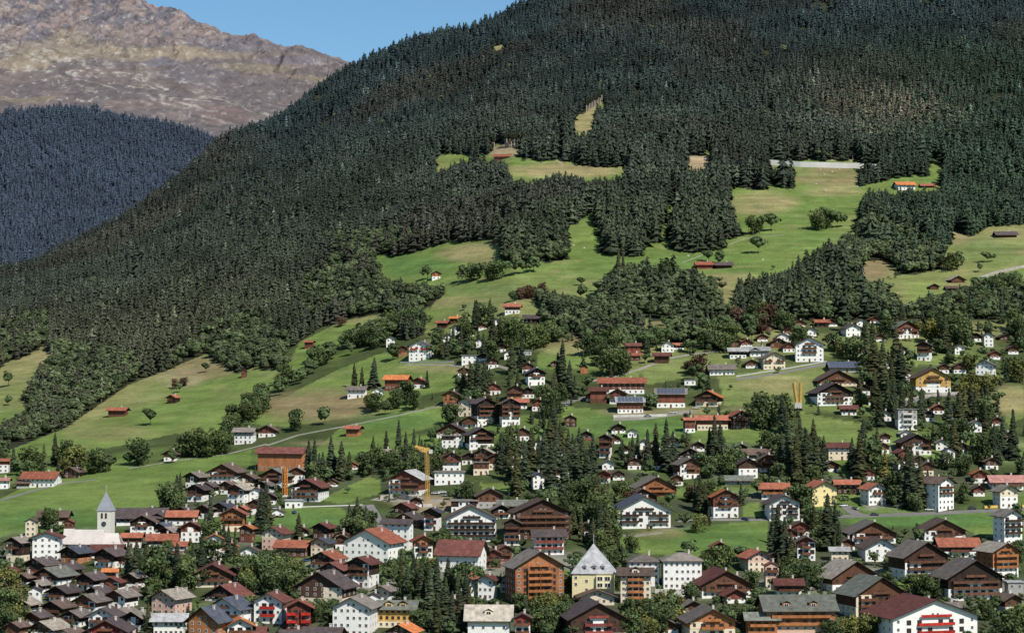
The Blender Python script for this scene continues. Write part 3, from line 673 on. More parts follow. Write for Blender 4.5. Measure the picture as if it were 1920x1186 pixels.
        for st in range(nst if wins != 2 else 1):
            zf = st*sh
            up_ = zf >= base_h-.05; off = hd+(e_ if up_ else 0)
            isbal = bh > 0 and st >= 1 and (nst-st) <= bh
            door_i = nw//2 if st == 0 else -1
            kd = kdt if (timber_hi and up_) else kdl
            for i in range(nw):
                xx = -hw+2*hw*(i+.5)/nw
                if i == door_i and st == 0 and w > 30: add_window(root, 'door', xx, -off-.02, .05, 1.2, min(2.1, sh*.8), 'f'); continue
                if i > 0 and i < nw-1 and RNG.random() < .06: continue
                big = isbal and abs(xx) < hw*.75
                ww = min(2.0 if big else 1.15, 2*hw/nw*.72); hh = min(2.0 if big else 1.35, sh*.66)
                add_window(root, kd if not big else 'wK', xx, -off-.02-wx, zf+(.15 if big else sh*.30), ww, hh, 'f')
            sides = ['l'] if rot > 6 else (['r'] if rot < -6 else [])
            if w > 55 and not sides: sides = []
            for sd in sides:
                sx = -1 if sd == 'l' else 1
                for i in range(nf): add_window(root, kd, sx*(hw+(e_ if up_ else 0)+.02), -hd+2*hd*(i+.5)/nf, zf+sh*.30, 1.1, min(1.3, sh*.6), sd)
            if isbal:
                dpt = 1.45
                spans = [(-hw*frac, hw*frac)] if var > .55 else ([(-hw*frac, -hw*.22), (hw*.22, hw*frac)] if var < .3 else [(-hw*.5, hw*.5)])
                for xa, xb in spans:
                    mb = MB(); y1 = -off-.06; y0 = y1-dpt; zb = zf-.05
                    mb.box(xa, xb, y0, y1, zb-.16, zb)
                    bo = link('balcony', mb.mesh('balcony', [M['slab'] if (not timber_hi or w > 60) else M['eave']]), root)
                    mb = MB(); rh = 1.0; mb.box(xa-.05, xb+.05, y0-.09, y0-.01, zb-.12, zb+rh); mb.box(xa-.09, xa-.01, y0, y1, zb-.12, zb+rh); mb.box(xb+.01, xb+.09, y0, y1, zb-.12, zb+rh)
                    nq = max(1, int((xb-xa)/2.2))
                    for q in range(nq+1): xx = xa+(xb-xa)*q/nq; mb.box(xx-.08, xx+.08, y0-.18, y0-.09, zb-.2, zb+rh+.06); 
                    if frac > .87 or var < .3:
                        for q in range(0, nq+1, 2): xx = xa+(xb-xa)*q/nq; mb.box(xx-.09, xx+.09, y0-.005, y0+.17, zb+rh, zb+sh-.2)
                    link('railing', mb.mesh('railing', [M[bal]]), bo)
        if not E and rise > 2.4 and rt == 'gable':   # gable windows
            ng = 2 if hw > 5 else 1
            for i in range(ng): add_window(root, kd, (i-(ng-1)/2)*2.2, -hd-e_-.02, he+.35, 1.0, min(1.2, rise*.42), 'f')
            if bh and rise > 3.2 and w > 60:
                bw = hw*.36; mb = MB(); y1 = -hd-e_-.01; y0 = y1-1.1; zb = he+.05; mb.box(-bw, bw, y0, y1, zb-.14, zb)
                bo = link('balcony', mb.mesh('balcony', [M['eave']]), root); mb = MB(); mb.box(-bw-.05, bw+.05, y0-.08, y0, zb-.1, zb+.95); link('railing', mb.mesh('railing', [M[bal]]), bo)
    hb = dict(o=root, px=x, py=y, w=w, h=h, P=P, ctr=ctr, rad=max(hw, hd)+1.5, Y=P.y, style=style, roof=roof, lab=lab, E=E, b=b, rt=rt, hw=hw, hd=hd, r=r)
    HB.append(hb); root['category'] = cat
    return root

# x, y (base), width, height in photograph pixels; wall codes; roof code; options
H = [
# --- lower left quarter
(25,1053,56,46,'CK','g',dict(rot=-20,b=1)),(86,1050,70,52,'WW','m',dict(rot=6,pitch=20,rows=4,lab='white gabled house with three rows of small windows beside the church nave')),
(57,1006,24,34,'CC','n',{}),(98,984,64,26,'CB','n',dict(E=1)),(128,1002,22,28,'WB','m',{}),
(196,1064,74,36,'WK','d',dict(rot=-22,b=1)),(130,1056,70,32,'OK','s',dict(rot=-25)),(66,1074,74,28,'RK','d',dict(rot=-22)),(86,1096,90,32,'WD','t',dict(rot=-24,b=1)),
(160,1106,68,32,'WK','d',dict(rot=-24,b=1)),(208,1112,50,30,'WR','m',dict(rot=-10,b=1)),(206,1084,34,18,'OO','o',dict(E=1)),(244,1106,50,32,'WK','g',dict(rot=-24)),
(262,984,100,30,'WK','d',dict(E=1,lab='long dark-roofed chalet behind the church tower')),(266,1004,60,38,'WK','n',dict(b=1,rot=4)),(340,984,62,26,'WB','r',dict(E=1)),(246,1026,44,26,'WR','r',dict(E=1)),
(198,1046,66,24,'WR','m',dict(E=1)),(304,1028,68,26,'WB','r',dict(E=1,rot=8)),(312,1016,52,28,'WK','g',dict(rot=-24)),(357,1016,52,38,'WR','m',dict(rot=5)),(402,1050,42,48,'WW','o',dict(rot=8)),
(436,996,60,44,'CO','r',dict(rot=3,b=1,rows=4)),(460,1016,38,32,'RB','o',dict(rot=-12)),(417,908,78,38,'WB','n',dict(rot=-12,b=1)),(360,915,52,30,'WK','g',dict(rot=-24)),(366,940,54,32,'WK','d',dict(rot=-16,b=1)),
(442,944,56,36,'WB','c',dict(rot=-18,b=1)),(462,914,46,26,'CB','n',dict(rot=-10)),(412,968,60,26,'WK','s',dict(rot=-16)),(382,972,44,26,'WD','d',dict(rot=-20)),(478,964,40,28,'WD','n',dict(rot=-8)),
(64,1134,32,34,'WW','d',dict(rot=5)),(108,1128,70,30,'WK','d',dict(rot=-24,b=1)),(160,1148,76,34,'WB','g',dict(rot=-22,b=1)),(218,1140,72,34,'WD','g',dict(rot=-24)),(98,1156,70,30,'BK','n',dict(rot=-20,b=1)),(40,1150,60,28,'WK','c',dict(rot=-16)),
(190,1190,72,50,'WW','d',dict(rot=-6,rows=4,b=1)),(78,1190,84,26,'WB','c',dict(rot=-24)),(250,1186,66,40,'WK','c',dict(rot=-24)),(198,1215,90,52,'QQ','d',dict(b=1)),(20,1118,44,26,'WK','n',dict(rot=-20)),(24,1200,50,34,'CB','n',dict(rot=-20)),
(122,1222,70,42,'WW','n',dict(rot=-20)),
(40,1098,50,24,'WK','n',dict(rot=-24)),(14,1086,40,24,'WB','m',{}),(120,1080,60,24,'BK','d',dict(rot=-24)),(236,1064,40,22,'WR','g',dict(rot=-20)),(176,1126,60,26,'WK','d',dict(rot=-24,b=1)),(246,1124,44,24,'WB','n',dict(rot=-20)),(66,1112,50,24,'WK','g',dict(rot=-24)),(134,1174,66,30,'WK','g',dict(rot=-24,b=1)),
(226,1170,60,30,'WK','g',dict(rot=-24)),(60,1172,60,26,'WR','d',dict(rot=-20)),(8,1180,50,30,'KW','c',dict(rot=-20)),(300,1064,40,20,'WK','n',dict(rot=-20)),(340,1130,40,22,'WK','d',dict(rot=-20)),(470,1210,60,34,'WR','m',dict(E=1)),(550,1206,56,24,'WB','d',dict(E=1)),(440,1090,50,28,'WK','n',dict(rot=-16)),
(296,982,40,20,'WK','d',dict(rot=-16)),(226,978,40,20,'WR','n',dict(rot=-16)),(300,1002,50,22,'WK','s',dict(rot=-16)),(388,930,44,26,'WK','d',dict(rot=-20)),(424,926,44,24,'WB','n',dict(rot=-16)),(340,968,40,18,'WD','d',dict(rot=-16)),(492,926,46,24,'WK','g',dict(rot=-14)),(450,970,36,22,'WR','r',dict(rot=-12)),
(724,1012,50,24,'WW','d',dict(rot=-12)),(840,1056,30,20,'WK','n',{}),(1100,1004,40,24,'WB','n',{}),(960,1022,40,50,'WK','n',dict(b=3)),(870,960,60,22,'WK','g',dict(rt='flat')),(940,972,50,26,'WK','g',dict(rot=6,b=1)),(960,958,60,20,'GB','t',dict(E=1)),(1040,900,30,24,'WB','n',{}),
(1270,910,30,20,'WB','n',{}),(1160,900,26,18,'WK','d',{}),(1220,858,36,20,'WB','n',{}),(1380,1130,60,26,'WR','m',dict(rot=8)),(1300,1150,60,24,'CB','g',dict(rot=8)),(1250,1186,60,26,'WB','t',{}),(1450,1060,40,24,'WB','n',{}),
(1840,1070,50,26,'WB','g',dict(rot=14)),(1720,1040,44,24,'WR','n',{}),(1590,1030,36,20,'WB','n',{}),(1900,1150,60,36,'WB','n',dict(rot=16)),(1480,870,30,20,'WB','n',{}),(1640,870,30,22,'WK','d',{}),(1660,830,26,18,'WB','n',{}),(1780,820,28,20,'WK','d',{}),(1800,700,30,20,'WB','n',{}),
(1480,660,30,18,'WR','n',{}),(1430,640,26,14,'WB','m',{}),(1560,640,26,16,'WK','d',{}),(1650,640,24,14,'WB','n',{}),(1780,640,26,16,'WK','d',{}),(1410,690,30,16,'WB','g',{}),(1380,650,24,14,'RB','m',{}),
(306,1152,90,46,'PP','c',dict(rot=-26,lab='salmon pink house under a broad tan roof, wide gable turned left')),(398,1100,92,42,'CB','m',dict(rot=4,b=2,lab='red-roofed timber chalet standing alone among the dark trees')),(416,1128,104,32,'WK','m',dict(rot=-22,b=1)),
(420,1170,98,50,'WW','s',dict(rot=-26,b=1,rows=4)),(380,1216,92,78,'OO','s',dict(rot=-22,pitch=38,lab='steep glass-roofed house with an orange gable at the bottom edge')),(316,1192,72,40,'WW','l',dict(E=1,rows=6,lab='low white building under a flat pale grey roof')),
(450,1210,72,50,'WW','o',dict(rot=10,b=1)),
(70,913,80,28,'WW','r',dict(E=1,rows=7,rot=-8,lab='long white farmhouse under a bright orange roof below the left hillside')),(133,896,46,20,'BB','n',dict(rot=-16)),(6,886,26,26,'WR','r',dict(E=1)),(4,916,30,20,'WW','p',dict(E=1)),(42,915,30,14,'GB','n',dict(E=1)),
(318,864,38,20,'WB','n',dict(rot=-10)),(456,832,50,30,'WG','g',dict(rot=-10,E=1)),(500,819,44,22,'WR','n',dict(rot=-4)),
(218,781,46,17,'BR','r',dict(E=1,rot=-14,k=.5,wins=0,lab='red-roofed barn alone in the middle of the left meadow')),(321,756,30,16,'KB','r',dict(rot=-20,wins=0,lab='small brown hut on the left meadow below a scrubby bush')),(457,708,13,16,'RB','m',dict(wins=0,lab='tiny tall reddish hut high on the left meadow edge')),
# --- left centre
(524,881,106,42,'OO','m',dict(E=1,rot=-14,k=.45,rows=9,wins=2,chim=0,lab='big orange timber barn with a long maroon roof above the village',name='barn',cat='barn')),(512,914,72,36,'WB','t',dict(rot=-14,b=1)),(556,906,34,30,'WB','g',{}),
(573,940,80,42,'WK','m',dict(rot=-12,b=2,lab='dark timber chalet on a white base left of the green slope')),(550,952,40,15,'WW','l',dict(rt='flat',lab='low garage block with dark openings below the dark chalet',name='garage',cat='garage')),
(759,928,90,46,'WR','l',dict(rot=-14,b=2,lab='large red-brown chalet with a pale roof beside the tall yellow crane')),(847,884,48,36,'WR','m',dict(rot=4,b=1)),(842,908,66,24,'WW','g',dict(rt='flat')),(920,952,64,36,'GB','n',dict(rot=4,b=0)),
(884,1016,110,68,'WW','n',dict(rot=4,b=3,rows=8,bal='railK',frac=.95,pitch=26,lab='big white apartment house with stacked dark balconies right of the red gable',k=.6)),(808,994,46,42,'WD','s',dict(rot=-12,b=2)),(758,988,84,26,'RR','d',dict(rot=-14)),(754,962,56,20,'KB','m',dict(rot=-18)),
(742,1030,72,56,'WW','d',dict(E=1,rot=-16,k=.5,rows=4)),
(686,1054,128,62,'WW','r',dict(rot=-22,rows=7,k=.75,lab='large white hotel with broad orange roof and two rows of tall windows')),(858,1072,108,58,'WW','m',dict(E=1,rot=-18,k=.6,pitch=42,rows=5,lab='white house under a huge plain red roof in the village centre')),
(794,1046,54,42,'WO','r',dict(rot=8,b=2,lab='bright orange timber house left of the huge red roof')),(926,1064,36,34,'BR','m',dict(b=1)),(948,1052,40,30,'RB','m',dict(rot=14,b=1)),(902,1040,40,22,'BD','c',{}),
(510,1030,66,42,'PC','m',dict(rot=-16,rows=4,b=0)),(601,1010,54,30,'DK','m',dict(rot=-18)),(544,1044,78,30,'BB','r',dict(E=1,rot=-12,rows=7)),(598,1044,56,36,'CP','s',dict(rot=-16,rows=3)),(566,1004,30,16,'WR','m',{}),
(604,1066,78,32,'WD','r',dict(rot=-20,b=1)),(672,1100,74,56,'WK','m',dict(rot=-20,b=2)),(620,1086,76,32,'WD','m',dict(rot=-22,b=1)),(598,1130,128,58,'CD','d',dict(rot=-18,rows=6,lab='large dark maroon-roofed chalet over a cream ground floor')),
(502,1168,80,56,'WW','m',dict(rot=-10,b=2,bal='railQ',rows=4,lab='white hotel with bright red balconies at the bottom left')),(560,1180,64,54,'QR','r',dict(rot=4,b=3,bal='railQ',frac=.98,rows=4,lab='red balconied chalet pressed against the white hotel')),
(658,1192,100,72,'WW','g',dict(rot=-10,rows=6,lab='tall white gabled hotel with four rows of windows')),(742,1176,88,48,'CT','t',dict(E=1,dorm=2,rot=-6,rows=6,lab='grey mansard-roofed house with two arched dormers')),
(716,1130,54,32,'WC','g',dict(rot=-20)),(870,1122,50,46,'WW','r',dict(rot=-20,rows=3)),(910,1124,52,46,'WW','m',dict(rot=-14,rows=3,lab='white house with an orange-red roof right of the dark conifer clump')),(916,1196,96,60,'WC','b',dict(E=1,rot=-3,pitch=46,dorm=1,k=.5,rows=4,lab='house under a plain beige roof with one steep white dormer')),
(850,1148,60,26,'QR','d',dict(rot=8,b=1)),(748,1206,80,36,'WB','o',dict(rot=-14)),(600,1206,90,28,'WR','d',dict(E=1,rot=-10)),(676,1100,40,30,'WW','n',{}),(640,1032,32,30,'WB','n',{}),
(660,818,40,20,'OR','r',dict(E=1,rot=-18,wins=0,lab='small red-roofed hay barn on the bright green field',name='barn',cat='barn')),(667,746,46,22,'WW','g',dict(rot=-10,E=1)),(708,744,26,18,'WW','c',{}),
(741,730,58,27,'RR','o',dict(wins=2,chim=0,E=1,rot=-14,rows=6,lab='orange-roofed red barn behind the round trees on the hillside',name='barn',cat='barn')),(784,728,34,20,'WR','r',dict(rot=-12)),(578,653,24,15,'RR','r',dict(E=1,rot=-14,wins=0,lab='little red hut on the upper left meadow by the forest edge')),
(732,650,22,20,'WW','l',{}),(755,668,22,20,'OB','r',{}),(786,676,56,38,'WW','g',dict(rot=-10,b=1,bal='railQ',rows=4,lab='white house with a red balconied centre on the mid slope')),(828,617,30,16,'BK','r',dict(E=1,rot=-14,wins=0)),(852,607,28,14,'BK','o',dict(E=1,rot=-16,wins=0,lab='orange-roofed hay hut just above its dark neighbour hut')),
(853,628,28,18,'WW','l',dict(rot=-16)),(880,682,38,17,'WW','t',dict(rt='flat')),(845,760,42,28,'RO','n',dict(rot=-8,wins=1)),(872,780,48,34,'CC','d',dict(rot=-20,lab='cream gabled house under a dark roof by the round dark tree')),
(912,796,58,50,'WK','d',dict(rot=20,b=3)),(958,797,50,50,'WK','n',dict(rot=8,b=3,frac=.98)),(845,818,72,24,'WB','d',dict(rot=-8,b=1)),(848,840,50,24,'WK','g',dict(rt='flat')),(903,840,68,38,'WK','d',dict(rot=12,b=1,lab='white chalet with a wide dark roof above the yellow crane')),
(906,868,52,28,'BB','c',dict(rot=-6,b=1)),(902,890,40,24,'CB','g',dict(rt='flat')),(722,860,34,18,'GG','g',dict(E=1)),(960,588,38,19,'WR','r',dict(E=1,rot=-6,lab='red-roofed timber house highest above the village centre')),(930,880,40,30,'CB','n',{}),
(818,524,24,16,'WO','o',dict(rot=8,lab='tiny white house with orange gable alone on the upper meadow')),(864,634,20,10,'WR','r',{}),(838,640,20,14,'WW','l',{}),
# --- centre right
(1018,1012,126,76,'DD','n',dict(rot=8,b=3,frac=.95,rows=8,k=.6,pitch=24,lab='tallest dark brown apartment house with long rows of balconies')),(1030,1040,72,46,'WW','d',dict(rot=4,b=3,bal='railM',rows=5,E=1,frac=.95)),(1208,990,120,60,'WW','s',dict(rot=4,b=3,bal='railK',frac=.9,rows=8,lab='wide white chalet with dark gable and balconies above the green lawn')),
(1232,930,94,36,'RO','g',dict(rot=6,b=2,rows=6,bal='railO')),(1205,944,70,28,'DB','n',dict(rot=4)),(1361,970,62,52,'WR','o',dict(rot=3,b=2,k=.8,lab='orange-roofed chalet with white base beside the clipped round bush')),
(1294,897,62,38,'WB','g',dict(rot=14,b=1)),(1294,862,60,22,'WK','g',dict(rot=-6)),(1403,897,54,38,'WD','d',dict(rot=8,b=0,lab='white house with a plain dark maroon gable above the orange roof')),(1384,908,60,16,'GG','t',dict(E=1)),(1133,906,30,24,'WQ','m',dict(rot=-14,b=1)),
(1134,858,34,44,'WK','d',dict(rot=-10,b=4,frac=.95)),(1012,1132,128,98,'OO','g',dict(rot=15,b=5,bal='railO',frac=.9,rows=7,pitch=30,k=.8,lab='large orange timber apartment house left of the yellow turret house')),
(1192,1132,74,66,'CC','n',dict(rot=-3,b=4,bal='railO',E=1,dorm=1,rows=5,lab='cream house with stacked orange balconies right of the yellow turret house')),
(1280,1104,86,66,'WW','g',dict(rt='hip',E=1,rows=7,k=.8,name='school',cat='school',lab='long white school block with three rows of small dark windows')),(1208,1098,70,58,'WW','g',dict(rt='hip',E=1,rows=5,k=1,name='school',cat='school',lab='white school wing half hidden behind the cream balcony house')),
(1362,1120,122,50,'WB','m',dict(rot=8,b=2,rows=7,lab='white chalet with wide maroon roof right of the white school')),(1424,1072,70,40,'CP','r',dict(rot=14,rows=4)),(1350,1040,40,24,'BD','r',{}),(1120,1134,84,28,'CC','n',dict(rot=4,pitch=20)),
(1122,1200,136,70,'WD','d',dict(rot=8,b=2,bal='railM',rows=7,pitch=28,lab='large chalet with red balconies under a dark roof, bottom centre')),(1336,1206,112,64,'CO','g',dict(rot=6,b=2,bal='railO',rows=5,lab='orange timber gabled house at the bottom edge')),(1430,1200,70,50,'CO','t',dict(E=1,b=1,bal='railO')),
(980,1200,40,50,'WQ','n',dict(b=2)),(1380,1098,40,20,'GG','g',{}),(1480,1120,60,34,'WR','m',dict(E=1,b=1)),
(1000,606,42,16,'KK','d',dict(E=1)),(1006,722,48,32,'WK','s',dict(rot=10,b=1)),(966,752,40,30,'OB','m',dict(b=1)),(975,766,36,18,'WR','r',dict(E=1)),(956,790,40,30,'WK','d',dict(b=2)),
(1166,738,96,30,'WR','r',dict(base=8,E=1,rot=-3,k=.45,rows=8,lab='long bright red-roofed barn at the centre of the farm',name='barn',cat='barn')),(1122,756,42,30,'BR','m',dict(E=1,rot=-4,wins=0)),(1158,757,44,28,'WR','n',dict(rot=-6,b=1)),(1108,752,26,16,'CR','m',{}),
(1182,774,58,30,'WR','l',dict(E=1,solar=1,rows=6,lab='low farmhouse with solar panels on its grey roof in the farm yard')),(1258,764,66,36,'WR','g',dict(wins=2,base=9,chim=0,E=1,solar=1,rot=-4,rows=5,lab='tall orange-walled barn with solar panels on the roof',name='barn',cat='barn')),(1326,762,66,30,'CK','o',dict(rot=-14,b=2,lab='cream and dark chalet with an orange roof right of the solar barn')),
(1294,811,30,28,'WR','r',dict(E=1,rot=10)),(1336,806,68,27,'CR','r',dict(E=1,rows=8,k=.5,lab='long low building under a bright red roof beside the dark wooden chalet')),(1390,804,52,34,'KK','r',dict(rot=12,b=3,bal='railK',rows=6,frac=.98,lab='dark wooden chalet with rows of small lit balconies at the end of the red roof')),
(1188,663,32,20,'QR','m',dict(E=1)),(1190,676,28,14,'BR','r',dict(E=1)),(1240,681,40,20,'DD','m',dict(E=1,rot=-10,wins=0,lab='dark red barn on the gravel yard by the red house',name='barn',cat='barn')),(1252,660,30,20,'WW','g',{}),(1273,655,26,12,'WB','r',dict(E=1)),
(1354,703,56,20,'WW','g',dict(E=1,rows=6,lab='low white villa with terraces above the open slope')),(1095,700,17,15,'OO','r',dict(wins=0,lab='tiny orange cabin in the grass beside the path')),(1384,672,40,20,'WK','l',dict(E=1)),(1424,668,44,18,'WG','l',dict(E=1)),(1294,722,28,11,'WW','l',dict(rt='flat')),(985,666,30,10,'GG','l',dict(rt='flat')),
(1322,504,38,14,'RQ','r',dict(E=1,wins=0,lab='red-roofed hut of the pair on the high pasture',name='hut',cat='hut')),(1358,503,36,12,'KB','d',dict(E=1,wins=0,lab='dark-roofed hut of the pair on the high pasture',name='hut',cat='hut')),
(940,300,38,12,'RO','r',dict(E=1,rot=-10,lab='red-roofed timber house at the foot of the forest clearing')),(1248,358,28,13,'WW','l',dict(rot=-8,lab='small white house deep among the dark spruces')),(1014,349,10,10,'RQ','r',dict(wins=0,lab='tiny red gable peeking over the spruce tops')),(1136,472,18,10,'KD','d',dict(E=1,wins=0)),(890,300,20,7,'GB','n',dict(wins=0)),
(1160,812,34,18,'WK','d',{}),(1064,860,30,24,'WB','n',{}),(1010,916,36,30,'WW','s',dict(rot=12)),(1070,800,30,22,'DB','d',{}),(1000,880,30,28,'DR','s',{}),(1236,880,30,20,'WK','n',{}),(1190,880,34,22,'WB','d',{}),(1100,826,28,18,'RK','d',{}),(1170,850,26,16,'WB','n',{}),
# --- right side
(1452,936,64,30,'WO','r',dict(E=1,rot=-6,b=1,bal='railO')),(1546,948,72,46,'YY','r',dict(rot=12,rows=3,lab='yellow gabled house with a red roof above the flat dark lawn')),(1590,926,54,26,'DD','r',dict(E=1,k=.6,wins=1,lab='dark barn wing with a long red roof joined to the yellow house',name='barn',cat='barn')),
(1645,946,58,40,'WW','r',dict(rot=16,b=1,rows=4)),(1774,956,72,62,'WW','n',dict(rot=34,b=2,rows=4,lab='tall white house with shaded dark side and steep roof by the roadside')),(1890,918,70,26,'WP','p',dict(E=1,b=1,lab='long pink-roofed building at the right edge')),(1892,952,54,42,'WC','c',dict(rot=10,rows=3)),
(1471,976,72,48,'WW','d',dict(rot=2,b=3,bal='railK',rows=5)),(1502,1006,42,28,'WR','n',dict(b=1)),(1512,1050,50,44,'WR','n',dict(rot=-4,b=2)),(1639,1018,98,40,'WB','g',dict(b=2,rot=2,lab='white and brown chalet at the lower edge of the dark lawn, left one')),(1653,1052,80,42,'WW','n',dict(rot=4,rows=4)),
(1772,1014,90,40,'WB','n',dict(b=2,lab='white and brown chalet at the lower edge of the dark lawn, right one')),(1900,1022,64,66,'WW','g',dict(rot=18,b=3,bal='railK')),(1737,1090,122,74,'WD','g',dict(rot=18,b=3,rows=6,lab='broad grey-roofed chalet with red-brown balconies over a white base')),
(1800,1044,84,34,'WR','r',dict(E=1,b=1)),(1886,1084,88,66,'WO','c',dict(rot=20,b=3,bal='railO')),(1829,1124,138,74,'WK','g',dict(rot=12,b=3,rows=7,lab='very wide grey-roofed chalet with dark centre balconies, far right')),(1604,1108,132,56,'WB','c',dict(rot=20,b=2,rows=5)),
(1652,1158,144,76,'CB','t',dict(rot=20,b=4,rows=7,lab='huge chalet with grey-green roof and many balconies above the maroon roof')),(1502,1198,150,78,'PO','t',dict(E=1,rot=3,b=2,bal='railO',dorm=2,rows=8,lab='long orange and pink house under a greenish roof with two gablets')),
(1754,1200,220,76,'WW','m',dict(rot=16,b=3,bal='railQ',rows=8,pitch=20,frac=.42,lab='large white hotel with red balconies under a broad maroon roof')),(1575,1052,42,26,'CC','l',dict(E=1)),(1448,1104,30,50,'CP','r',dict(b=1)),(1695,882,38,40,'WR','m',dict(rot=16,b=1)),
(1518,678,64,46,'WW','n',dict(rot=-4,b=2,k=.6,rows=5,lab='large white house with dark roof and red awning terrace on the upper right')),(1452,692,56,32,'CC','g',dict(b=1,rot=6)),(1701,634,74,32,'WR','t',dict(rot=18,b=1,lab='red timber chalet with a wide grey-green roof in the upper trees')),
(1732,676,42,36,'WD','d',dict(rot=-18,b=2)),(1584,698,62,20,'GG','s',dict(E=1,solar=1,lab='house with a blue solar roof above the cream chalet')),(1572,724,86,30,'CB','n',dict(rot=4,b=1)),(1566,760,86,42,'WK','d',dict(rot=6,b=2,lab='dark-beamed chalet with white base right of the yellow digger arms')),(1592,778,38,18,'WR','m',dict(E=1)),
(1750,736,80,46,'WT','n',dict(rot=4,b=1,base=11,k=.7,bal='rail',rows=4,lab='golden yellow timber chalet with white base on a retaining wall')),(1846,711,54,36,'WW','t',dict(rot=-20)),(1854,650,24,26,'WW','s',{}),(1889,638,38,13,'BB','n',{}),(1702,806,46,40,'WG','g',dict(rt='flat',b=3,bal='slab',frac=.98)),
(1719,852,68,38,'WD','d',dict(rot=2,b=1)),(1574,862,52,32,'CW','m',dict(E=1)),(1600,631,44,24,'WW','d',dict(rot=12)),(1542,613,32,14,'KD','r',dict(E=1)),(1699,716,20,26,'WB','l',{}),(1838,905,34,24,'WR','o',{}),(1832,862,20,26,'CB','n',{}),
(1420,862,60,20,'WB','n',dict(E=1)),(1440,884,40,32,'WB','n',dict(b=2)),(1592,571,20,16,'WW','l',{}),(1460,652,40,18,'RB','m',{}),(1440,620,24,14,'RD','m',{}),(1500,612,28,12,'CR','m',{}),(1630,900,24,20,'WR','m',{}),(1700,820,30,14,'WW','l',{}),
(1700,356,44,16,'WW','o',dict(E=1,rows=4,rot=8,lab='white alpine inn with an orange annex high at the forest edge')),(1740,352,30,8,'RR','r',dict(E=1,wins=0)),(1888,445,44,12,'DB','d',dict(E=1,wins=0,lab='long dark hay barn on the meadow at the right edge',name='barn',cat='barn')),
(1752,543,22,11,'BB','c',dict(wins=0)),(1796,530,38,13,'DB','c',dict(wins=0,rot=10)),(1785,545,26,9,'DD','n',dict(wins=0,E=1)),(1800,547,18,8,'DB','m',dict(wins=0)),(1905,1120,40,30,'GG','l',dict(rt='flat')),(1890,830,30,20,'WB','n',{}),
(1480,1014,40,24,'WR','r',{}),(1560,884,34,20,'WB','d',{}),(1608,880,30,26,'WW','d',{}),(1780,870,26,30,'WW','s',{}),(1740,892,30,26,'CB','n',{}),(1665,912,30,16,'GR','m',{}),(1540,870,30,20,'WB','n',{}),(1780,1150,50,20,'GG','g',dict(E=1)),
(990,700,28,20,'WR','n',{}),(925,740,34,22,'WR','m',{}),(905,756,36,18,'RO','r',{}),(925,690,26,18,'WB','n',{}),(880,720,24,18,'WB','d',{}),(900,650,22,16,'WW','l',{}),(940,660,24,16,'WK','g',{}),(970,690,24,14,'CB','n',{}),(1040,688,22,12,'BB','n',{}),
(780,950,30,18,'WB','n',{}),(480,940,34,26,'WW','n',{}),(500,946,40,24,'WK','d',{}),(520,970,28,16,'KW','n',{}),(380,1000,28,20,'WR','m',{}),(330,1040,44,24,'RW','r',dict(E=1)),(290,1056,40,22,'WB','n',{}),(466,1050,40,26,'BW','n',{}),(640,1010,30,14,'WR','m',{}),
(700,1136,30,24,'WW','d',{}),(430,1040,44,24,'WR','r',dict(rot=8)),(580,1098,30,18,'KW','n',{}),(810,1130,30,24,'WK','d',{}),(950,1110,30,30,'WW','n',{}),
(880,632,24,15,'WB','n',{}),(905,618,22,12,'WR','r',{}),(930,610,24,14,'WW','g',{}),(965,625,26,16,'WB','d',{}),(905,676,24,14,'WK','n',{}),(955,672,26,16,'WW','s',{}),(870,706,30,18,'WR','m',{}),(990,746,30,20,'WK','d',{}),(1010,770,32,22,'WR','r',{}),(880,802,36,22,'WB','n',dict(b=1)),
(980,826,34,24,'WB','d',{}),(1010,846,34,22,'WW','g',{}),(1046,830,30,20,'WR','m',{}),(880,870,36,22,'WK','n',{}),(960,880,30,20,'WB','g',{}),(980,860,30,22,'WW','n',{}),(1140,880,30,18,'WW','g',{}),(1208,842,36,18,'WW','t',{}),(1262,836,34,18,'WB','n',{}),(1310,846,30,18,'WK','d',{}),
(1150,832,34,18,'WB','n',{}),(1186,820,26,16,'WW','g',{}),(1346,838,30,16,'WR','r',{}),(1390,850,30,18,'WK','g',{}),(1228,842,24,16,'WR','m',{}),(1400,650,28,14,'WR','r',{}),(1468,640,28,16,'WW','g',{}),(1480,628,24,13,'WR','m',{}),(1416,668,28,16,'WB','n',{}),(1520,630,28,16,'WW','n',{}),
(1560,612,26,14,'WB','n',{}),(1616,612,26,14,'WW','g',{}),(1640,606,24,13,'WR','r',{}),(1580,660,28,16,'WK','n',{}),(1624,664,24,14,'WB','m',{}),(1660,690,24,16,'WW','g',{}),(1690,664,24,16,'WR','n',{}),(1770,700,26,18,'WB','n',{}),(1800,664,26,18,'WW','d',{}),(1830,640,26,16,'WK','n',{}),
(1866,674,26,16,'WR','m',{}),(1900,664,26,16,'WB','n',{}),(1620,740,30,20,'WK','n',{}),(1640,760,30,20,'WB','m',{}),(1660,790,30,20,'WW','g',{}),(1740,790,30,20,'WK','d',{}),(1760,776,28,18,'WR','r',{}),(1790,790,30,20,'WB','n',{}),(1830,810,30,22,'WW','g',{}),(1870,800,28,18,'WR','n',{}),
(1656,850,30,20,'WR','r',{}),(1724,876,30,22,'WB','n',{}),(1766,844,30,20,'WW','g',{}),(1804,850,28,20,'WR','m',{}),(1860,880,32,22,'WB','n',{}),(1900,860,30,22,'WK','d',{}),(1700,896,28,20,'WW','n',{}),(1590,850,26,16,'WB','m',{}),(1650,926,28,16,'WB','n',{}),(1836,930,30,20,'WR','n',{}),
